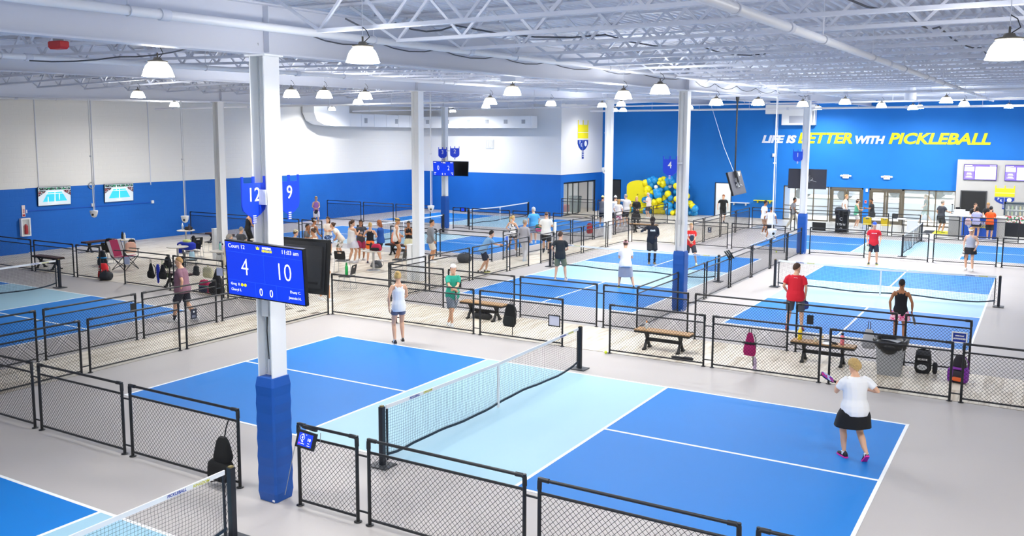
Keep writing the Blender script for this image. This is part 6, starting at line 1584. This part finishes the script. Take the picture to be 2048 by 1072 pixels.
r_ = person('man in a dark long-sleeved top and bucket of curly hair, waving a paddle', 1303, 528, 1.84, 172, 'long', 'shorts', '#1b2131', '#2b2e36', 'dd', 'afro', 'dark', arms=((.34, .22, -.10), (.12, .24, -.36)), lean=2, feet=((.10, .0), (-.10, .06)), nod=8, vox=.018, shoes='#8a7a5a', socks='#2a2a2e', extra={'hisock': 1, 'patch': (.16, .07, .38, .135, M_WHITE)})
paddle('white-rimmed paddle held up by the man in dark long sleeves', r_['hands'][0], -RT*1.0+UPV*.3, Vector((0, 0, 1)), '#dfe3ee', s=.9)
r_ = person('man in a red tee with a white print, holding a dark paddle before him', 1380, 530, 1.70, 176, 'tee', 'shorts', '#e02a26', '#33353c', 'l', 'crop', 'lt', arms=((.02, .30, -.40), (.04, .30, -.38)), lean=6, drop=.03, feet=((.2, 0), (-.24, .06)), nod=4, vox=.018, shoes='#e6f0a8', extra={'patch': (.24, .09, .37, .135, M_WHITE)})
paddle('dark paddle held low by the man with the white printed red tee', r_['hands'][1], (0.1, -.1, 1), -FW, '#2b3b50', s=.9)
r_ = person('man in a red tee and blue cap facing the camera behind the net', 1745, 529, 1.70, 178, 'tee', 'shorts', '#cf2030', '#1d2233', 'l', 'short', 'white', 'cap', '#2b55c8', '#e9eef8', arms=((.24, .10, -.50), (.24, .08, -.50)), lean=3, feet=((.15, 0), (-.15, 0)), nod=6, vox=.018, shoes='#3b403a', sole='#cfd860', socks=None,
            extra={'patch': (.16, .02, .40, .135, M_WHITE)})
paddle('cream-faced paddle hanging from the man in the blue cap', r_['hands'][0], (0, -.1, -1), -FW, '#d9dfc4', s=.95)
r_ = person('woman in a grey tank top and white visor with a knee brace', 1938, 541, 1.66, 192, 'tank', 'skirt', '#a9acb8', '#14161c', 'l', 'bob', 'blond', 'visor', '#f0e4da', '#f0e4da', arms=((.22, .10, -.50), (.22, .10, -.48)), lean=3, wt=1.1, feet=((.14, -.05), (-.14, .12)), nod=6, vox=.018, femme=True, extra={'skl': .3, 'glasses': 1})
MB().tube([(.14, -.03, .40), (.13, .03, .48), (.13, .01, .56)], [.066, .072, .078], 10).build('knee_brace', pat_mat('#16181c', ['#8a8d94'], 18, .6), r_['t'])
paddle('pale paddle held by the woman in the white visor', r_['hands'][0], (0, -.1, -1), RT, '#e4e2da', s=.9)
person('man in a light blue tee and navy shorts leaning over the fence', 958, 545, 1.70, 78, 'tee', 'shorts', '#7fa9cf', '#1c2439', 'l', 'short', 'dark', arms=((.0, .42, -.26), (-.02, .40, -.24)), lean=32, drop=.03, feet=((.02, -.15), (-.1, .12)), look=-12, nod=8, vox=.018, at=(-2.50, 16.75, 0), shoes='#3b3a2c', sole='#cfd13c')
person('young man in a grey sweatshirt and pale shorts beside the fence', 868, 528, 1.72, 75, 'long', 'shorts', '#808389', '#d9d4c8', 'm', 'crop', 'dark', arms=((.24, .08, -.52), (.22, .04, -.5)), look=10, vox=.02, at=(-5.75, 17.9, 0))
person('woman with a blond ponytail in a patterned white top and dark shorts', 1012, 500, 1.62, 40, 'tank', 'tight', pat_mat('#eceae8', ['#33343c'], 10, .56), '#34373f', 'l', 'pony', 'blond', arms=((.24, .30, -.3), (.2, .1, -.4)), feet=((.1, .15), (-.1, -.3, .08)), look=30, vox=.021, femme=True, at=(-4.55, 22.2, 0), wt=1.1)
person('man in a loose grey long-sleeved shirt and white trousers walking away', 1048, 522, 1.68, 30, 'long', 'pants', '#9d9ca2', '#d9d9dd', 'm', 'crop', 'grey', arms=((.24, .06, -.52), (.24, .0, -.52)), wt=1.08, feet=((.1, -.15), (-.1, .2)), look=20, vox=.02, shoes='#b8ccd8')
person('big man in a sky blue tee and patterned cap walking away', 1067, 487, 1.70, -10, 'tee', 'shorts', '#4aa0dc', '#a0a6b2', 'l', 'short', 'white', 'cap', pat_mat('#9aa4b0', ['#e4e6ea'], 22, .5), '#8f99a6', arms=((.24, .05, -.5), (.24, .0, -.5)), wt=1.25, look=-35, vox=.021)
backpack('green and pink sling bag on the hip of the man in sky blue', -4.98, 25.3, .62, .4, (.34, .2, .34), '#1f5a4c', '#d84a90', None, .8)
person('bald man in a white tee and black shorts with long black socks', 1085, 505, 1.80, 12, 'tee', 'shorts', '#ecebe6', '#24262a', 'l', 'shaved', 'brown', arms=((.14, .30, -.26), (.2, .2, -.34)), wt=1.12, feet=((.14, -.1), (-.14, .15)), socks='#15161a', shoes='#2b2a2c', vox=.02, nod=10, at=(-3.2, 22.8, 0), extra={'hisock': 1})
person('man in a yellow cap and dark grey tee, arms folded, back to the camera', 1204, 453, 1.72, 15, 'tee', 'shorts', '#5c606b', '#151821', 'm', 'short', 'dark', 'backcap', '#e9d98a', '#2b2d34', arms=('cross', 'cross'), feet=((.13, 0), (-.13, 0)), vox=.024)
person('woman in a white top and pink and white shorts beside the bare column', 1236, 458, 1.62, 20, 'tee', 'shorts', '#e9e6e6', pat_mat('#c84a92', ['#ffffff'], 14, .5), 'l', 'long', 'lt', arms=((.2, .1, -.45), (.2, .1, -.45)), vox=.024, femme=True, wt=1.15)
person('man in a white cap mostly hidden behind the bare column', 1229, 455, 1.76, 20, 'tee', 'shorts', '#dfe2e6', '#333640', 'l', 'short', 'brown', 'cap', '#e9ecf0', '#e9ecf0', vox=.026)
person('grey-haired man in a light grey tee pointing to the left', 1252, 453, 1.82, -40, 'tee', 'shorts', '#c6c7cb', '#24262c', 'l', 'short', 'grey', arms=((.2, .05, -.45), (.30, .55, .02)), wt=1.15, feet=((.12, 0), (-.12, .05)), vox=.024)
person('blonde woman in a black top and trousers facing the camera', 1272, 452, 1.68, 170, 'long', 'pants', '#1b1c20', '#15161a', 'l', 'long', 'blond', arms=((.1, .2, -.4), (.12, .18, -.4)), vox=.024, femme=True, shoes='#151515', socks=None)
person('white-haired woman in a pale pink top with folded arms', 1297, 437, 1.6, -120, 'tee', 'shorts', '#e6d6d2', '#3a3436', 'l', 'short', 'white', arms=('cross', 'cross'), vox=.026, femme=True, wt=1.1)
person('man in a black tee and shorts walking past the open doorway', 1445, 447, 1.70, 170, 'tee', 'shorts', '#15171a', '#1b1d20', 'l', 'short', 'red', arms=((.34, .1, -.46), (.3, -.05, -.48)), feet=((.1, .2), (-.1, -.2, .05)), look=30, vox=.024, shoes='#1a1a1a', socks='#222222')
person('young man in a white tee and beige shorts near the far fence', 1527, 469, 1.78, 60, 'tee', 'shorts', '#e6e7ea', '#b0907c', 't', 'crop', 'dark', arms=((.22, .08, -.5), (.2, .08, -.5)), vox=.023)
person('man in a white tee and black shorts walking over the court corner', 1540, 479, 1.62, 20, 'tee', 'shorts', '#eceae8', '#1f222a', 't', 'crop', 'dark', arms=((.34, -.05, -.44), (.36, .1, -.42)), feet=((.14, .2), (-.14, -.2, .03)), look=-20, vox=.023, socks='#20242a')
person('man in a grey shirt and cream trousers striding before the window', 1585, 458, 1.74, 78, 'tee', 'pants', '#8d8e92', '#d5cebd', 't', 'crop', 'dark', arms=((.2, .15, -.48), (.2, -.1, -.5)), feet=((.08, .32), (-.08, -.32, .04)), vox=.024)
person('bald man in a white tee carrying a dark bag by the left glass doors', 1688, 452, 1.82, 80, 'tee', 'shorts', '#f1efec', '#6a625a', 'l', 'shaved', 'lt', arms=((.2, .05, -.5), (.2, -.1, -.5)), feet=((.08, .2), (-.08, -.3, .06)), socks='#191a1e', vox=.024, extra={'hisock': 1})
backpack('dark duffel slung behind the bald man at the doors', 5.15, 42.3, .75, .3, (.5, .25, .35), '#33363e', None, None, .8)
person('woman in a green tank top, white shorts and white visor at the entrance', 1711, 456, 1.62, 70, 'tank', 'shorts', '#5fae8f', '#eceae8', 'l', 'bob', 'brown', 'visor', '#ece3dc', '#ece3dc', arms=((.1, .28, -.3), (.1, .26, -.32)), vox=.024, femme=True)
r_ = person('bearded man in a black polo behind the entrance table, holding a paddle', 1749, 452, 1.66, -100, 'polo', 'pants', '#22252c', '#1c1f26', 't', 'crop', 'dark', arms=((.1, .34, -.26), (.1, .36, -.22)), vox=.024, at=(6.95, 42.2, 0))
MB().ball((0, .06*.95, 1.45), (.055, .05, .05), 10, 7).build('beard', mat(HAIR['dark'], .8), r_['t'])
paddle('paddle with a yellow ball on it held by the bearded man', r_['hands'][1], -RT, Z0, '#d9dfb0', s=.9)
person('grey-haired man in a dark grey polo standing on the entrance mat', 1880, 466, 1.74, 48, 'polo', 'shorts', '#3c3f47', '#3a3d45', 'l', 'short', 'grey', arms=((.2, .38, -.3), (.22, .05, -.5)), wt=1.12, look=15, shoes='#d4e030', sole='#d4e030', feet=((.14, 0), (-.14, 0)), vox=.023)
person('young man in black behind the desk touching his cheek', 1940, 470, 1.7, 150, 'polo', 'pants', '#1c1e22', '#1c1e22', 'l', 'short', 'brown', arms=((.2, .25, -.34), (-.08, .2, .06)), lean=8, vox=.024, at=(12.1, 41.3, 0))
person('young man in black behind the desk looking down', 1972, 470, 1.74, 190, 'polo', 'pants', '#1f2126', '#1c1e22', 'l', 'short', 'lt', arms=((.1, .3, -.34), (.1, .3, -.34)), lean=8, nod=22, vox=.024, at=(12.75, 41.5, 0))
person('dark-haired woman in a lavender tee and black skirt at the desk', 1957, 477, 1.64, 10, 'tee', 'skirt', '#b9bce4', '#191a1f', 'l', 'bob', 'dark', arms=((.1, .25, -.02), (.15, .2, -.4)), vox=.022, femme=True, wt=1.1, extra={'skl': .3, 'flare': .02}, at=(12.35, 39.3, 0))
backpack('small blush backpack carried by the lavender-shirt woman', 12.0, 39.05, .72, 0, (.3, .18, .34), '#d9bcc0', None, None, .8)
person('man in an orange tee and dark cap leaning on the desk', 1990, 471, 1.68, 8, 'tee', 'shorts', '#ee5a1c', '#20242c', 'l', 'short', 'dark', 'cap', '#32363c', '#32363c', arms=((.12, .3, -.26), (.12, .3, -.26)), lean=12, feet=((.12, -.1), (-.04, -.25, .03)), vox=.022, at=(12.95, 39.35, 0))
person('passer-by in grey outside the right entrance window', 1853, 445, 1.74, -70, 'tee', 'shorts', '#56685f', '#7f9a98', 'l', 'pony', 'lt', arms=((.2, .1, -.4), (.2, .1, -.4)), feet=((.08, -.35, .05), (-.08, .35)), vox=.026, at=(9.25, 46.6, 0))
# group on the left
r_ = person('woman in a purple tank top holding a dark paddle by the blue wall', 633, 452, 1.66, 172, 'tank', 'shorts', '#b07acb', '#e9e6ea', 'l', 'bun', 'lt', arms=((.12, .26, -.36), (.06, .26, -.36)), lean=8, vox=.023, femme=True)
paddle('dark paddle held by the woman in the purple tank', r_['hands'][1], -RT*.3-Z0*.6, -FW, '#20232e', s=.95)
person('woman in a black tank top left of the court 12 column', 517, 485, 1.66, 60, 'tank', 'pants', '#17181c', '#17181c', 'm', 'short', 'lt', arms=((.1, .25, -.4), (.1, .25, -.4)), lean=8, vox=.022, femme=True, at=(-15.3, 17.2, 0))
person('dark-haired man in a grey tee seated beyond the screens', 600, 520, 1.74, 120, 'tee', 'shorts', '#5c5f64', '#24262c', 't', 'crop', 'dark', arms=((.06, .28, -.2), (.06, .28, -.2)), drop=.42, seat=.02, vox=.021, at=(-11.3, 16.9, 0), feet=((.1, .3), (-.1, .3)))
person('person in a camouflage cap seated just above the dark screen back', 588, 530, 1.7, 60, 'tee', 'shorts', '#5a5548', '#3a3a3a', 'l', 'short', 'brown', 'cap', pat_mat('#b7ab86', ['#5e6a42', '#e4dcc0'], 14, .53), '#b7ab86', drop=.42, seat=.02, vox=.022, at=(-10.3, 15.2, 0), arms=('knee', 'knee'), feet=((.1, .3), (-.1, .3)))
person('grey-haired person seated, only the hair showing above the court 12 screen', 467, 500, 1.66, 40, 'tee', 'shorts', '#4a4c52', '#3a3a3a', 'l', 'short', 'grey', drop=.42, seat=.02, vox=.022, at=(-13.2, 15.0, 0), arms=('knee', 'knee'), feet=((.1, .3), (-.1, .3)))
person('tall dark-skinned woman with a white headband and white tank', 628, 521, 1.72, 50, 'tank', 'shorts', '#efe9e4', '#1d2434', 't', 'bun', 'dark', 'band', '#f2f2f2', arms=((.1, .28, -.4), (.2, .1, -.45)), vox=.02, femme=True, look=10)
person('woman with glasses in a cream and black tank beside the dark screen back', 652, 523, 1.66, -40, 'tank', 'tight', '#ebe4d8', '#17181c', 'm', 'bun', 'brown', arms=((.1, .28, -.4), (.2, .1, -.45)), vox=.02, femme=True, at=(-7.6, 13.3, 0), extra={'glasses': 1}, look=-30)
person('person in black mostly hidden by the dark screen back, legs showing', 647, 602, 1.66, 100, 'tee', 'tight', '#17181c', '#1a1b1f', 'm', 'bun', 'brown', arms=((.2, .15, -.4), (.2, .1, -.45)), feet=((.08, .2), (-.08, -.12, .03)), vox=.02, femme=True)
person('woman in a cream tee and blue patterned skirt, hands together', 657, 511, 1.64, 176, 'tee', 'skirt', '#efe6da', pat_mat('#1f3a6c', ['#8fb0dc', '#dfe8f4'], 12, .55), 'l', 'long', 'brown', arms=((.0, .26, -.26), (.02, .24, -.28)), vox=.02, femme=True, extra={'skl': .42, 'flare': .03}, socks='#1c1c20', shoes='#1c1c20', look=35)
person('woman in a cream tee and patterned shorts bending forward', 682, 519, 1.62, -80, 'tee', 'shorts', '#ece2d4', pat_mat('#cfc9bc', ['#4a5a50', '#ffffff'], 11, .52), 'l', 'bun', 'brown', arms=((.2, -.05, -.4), (.2, -.05, -.4)), lean=34, nod=-15, vox=.02, femme=True, feet=((.1, -.1), (-.1, .05)))
person('woman in a white tank and white skirt with bare legs, beside the empty chair', 704, 526, 1.72, 55, 'tank', 'skirt', '#f0efee', '#dcdce8', 'l', 'pony', 'brown', arms=((.06, .3, -.18), (.1, .26, -.24)), wt=1.2, vox=.019, femme=True, feet=((.1, .05), (-.08, -.08)), extra={'skl': .36, 'flare': .05})
person('woman in a dark grey tee and maroon shorts facing the camera', 722, 521, 1.66, 160, 'tee', 'shorts', '#45474f', '#a02a52', 'm', 'long', 'dark', arms=((.14, .22, -.3), (.34, .0, -.34)), vox=.02, femme=True, extra={'glasses': 1, 'patch': (.08, .08, .3, .12, mat('#d8d0d0', .7))}, look=30, feet=((.12, .1), (-.14, -.05)))
person('woman in a black tank and bright orange shorts, back to the camera', 741, 527, 1.62, 12, 'tank', 'wide', '#1a1d27', '#fb7a2c', 'l', 'bun', 'blond', arms=((.2, .25, -.3), (.2, .25, -.3)), vox=.019, femme=True, shoes='#4a3550', feet=((.12, 0), (-.12, 0)))
person('woman with curly red hair in a blue tee, arms folded', 762, 523, 1.66, -70, 'tee', 'shorts', '#2355a8', '#1d2026', 'l', 'curly', 'red', arms=('cross', 'cross'), vox=.02, femme=True, wt=1.12, extra={'glasses': 1})
person('tall woman in a white sleeveless top and black shorts by the bare column', 793, 522, 1.74, 80, 'tank', 'tight', '#eceae6', '#16171b', 'm', 'bun', 'blond', 'visor', '#26262a', '#26262a', arms=((.22, .04, -.52), (.16, .2, -.4)), vox=.019, femme=True, shoes='#e6ddc8')
person('woman in a black top and khaki skirt clutching a black folder', 818, 518, 1.56, 190, 'tank', 'skirt', '#1b1c20', '#cfcba8', 't', 'bun', 'dark', arms=((-.02, .22, -.22), (-.02, .2, -.24)), vox=.02, femme=True, extra={'skl': .34, 'flare': .02}, shoes='#1c1c20', socks='#2c2c2c')
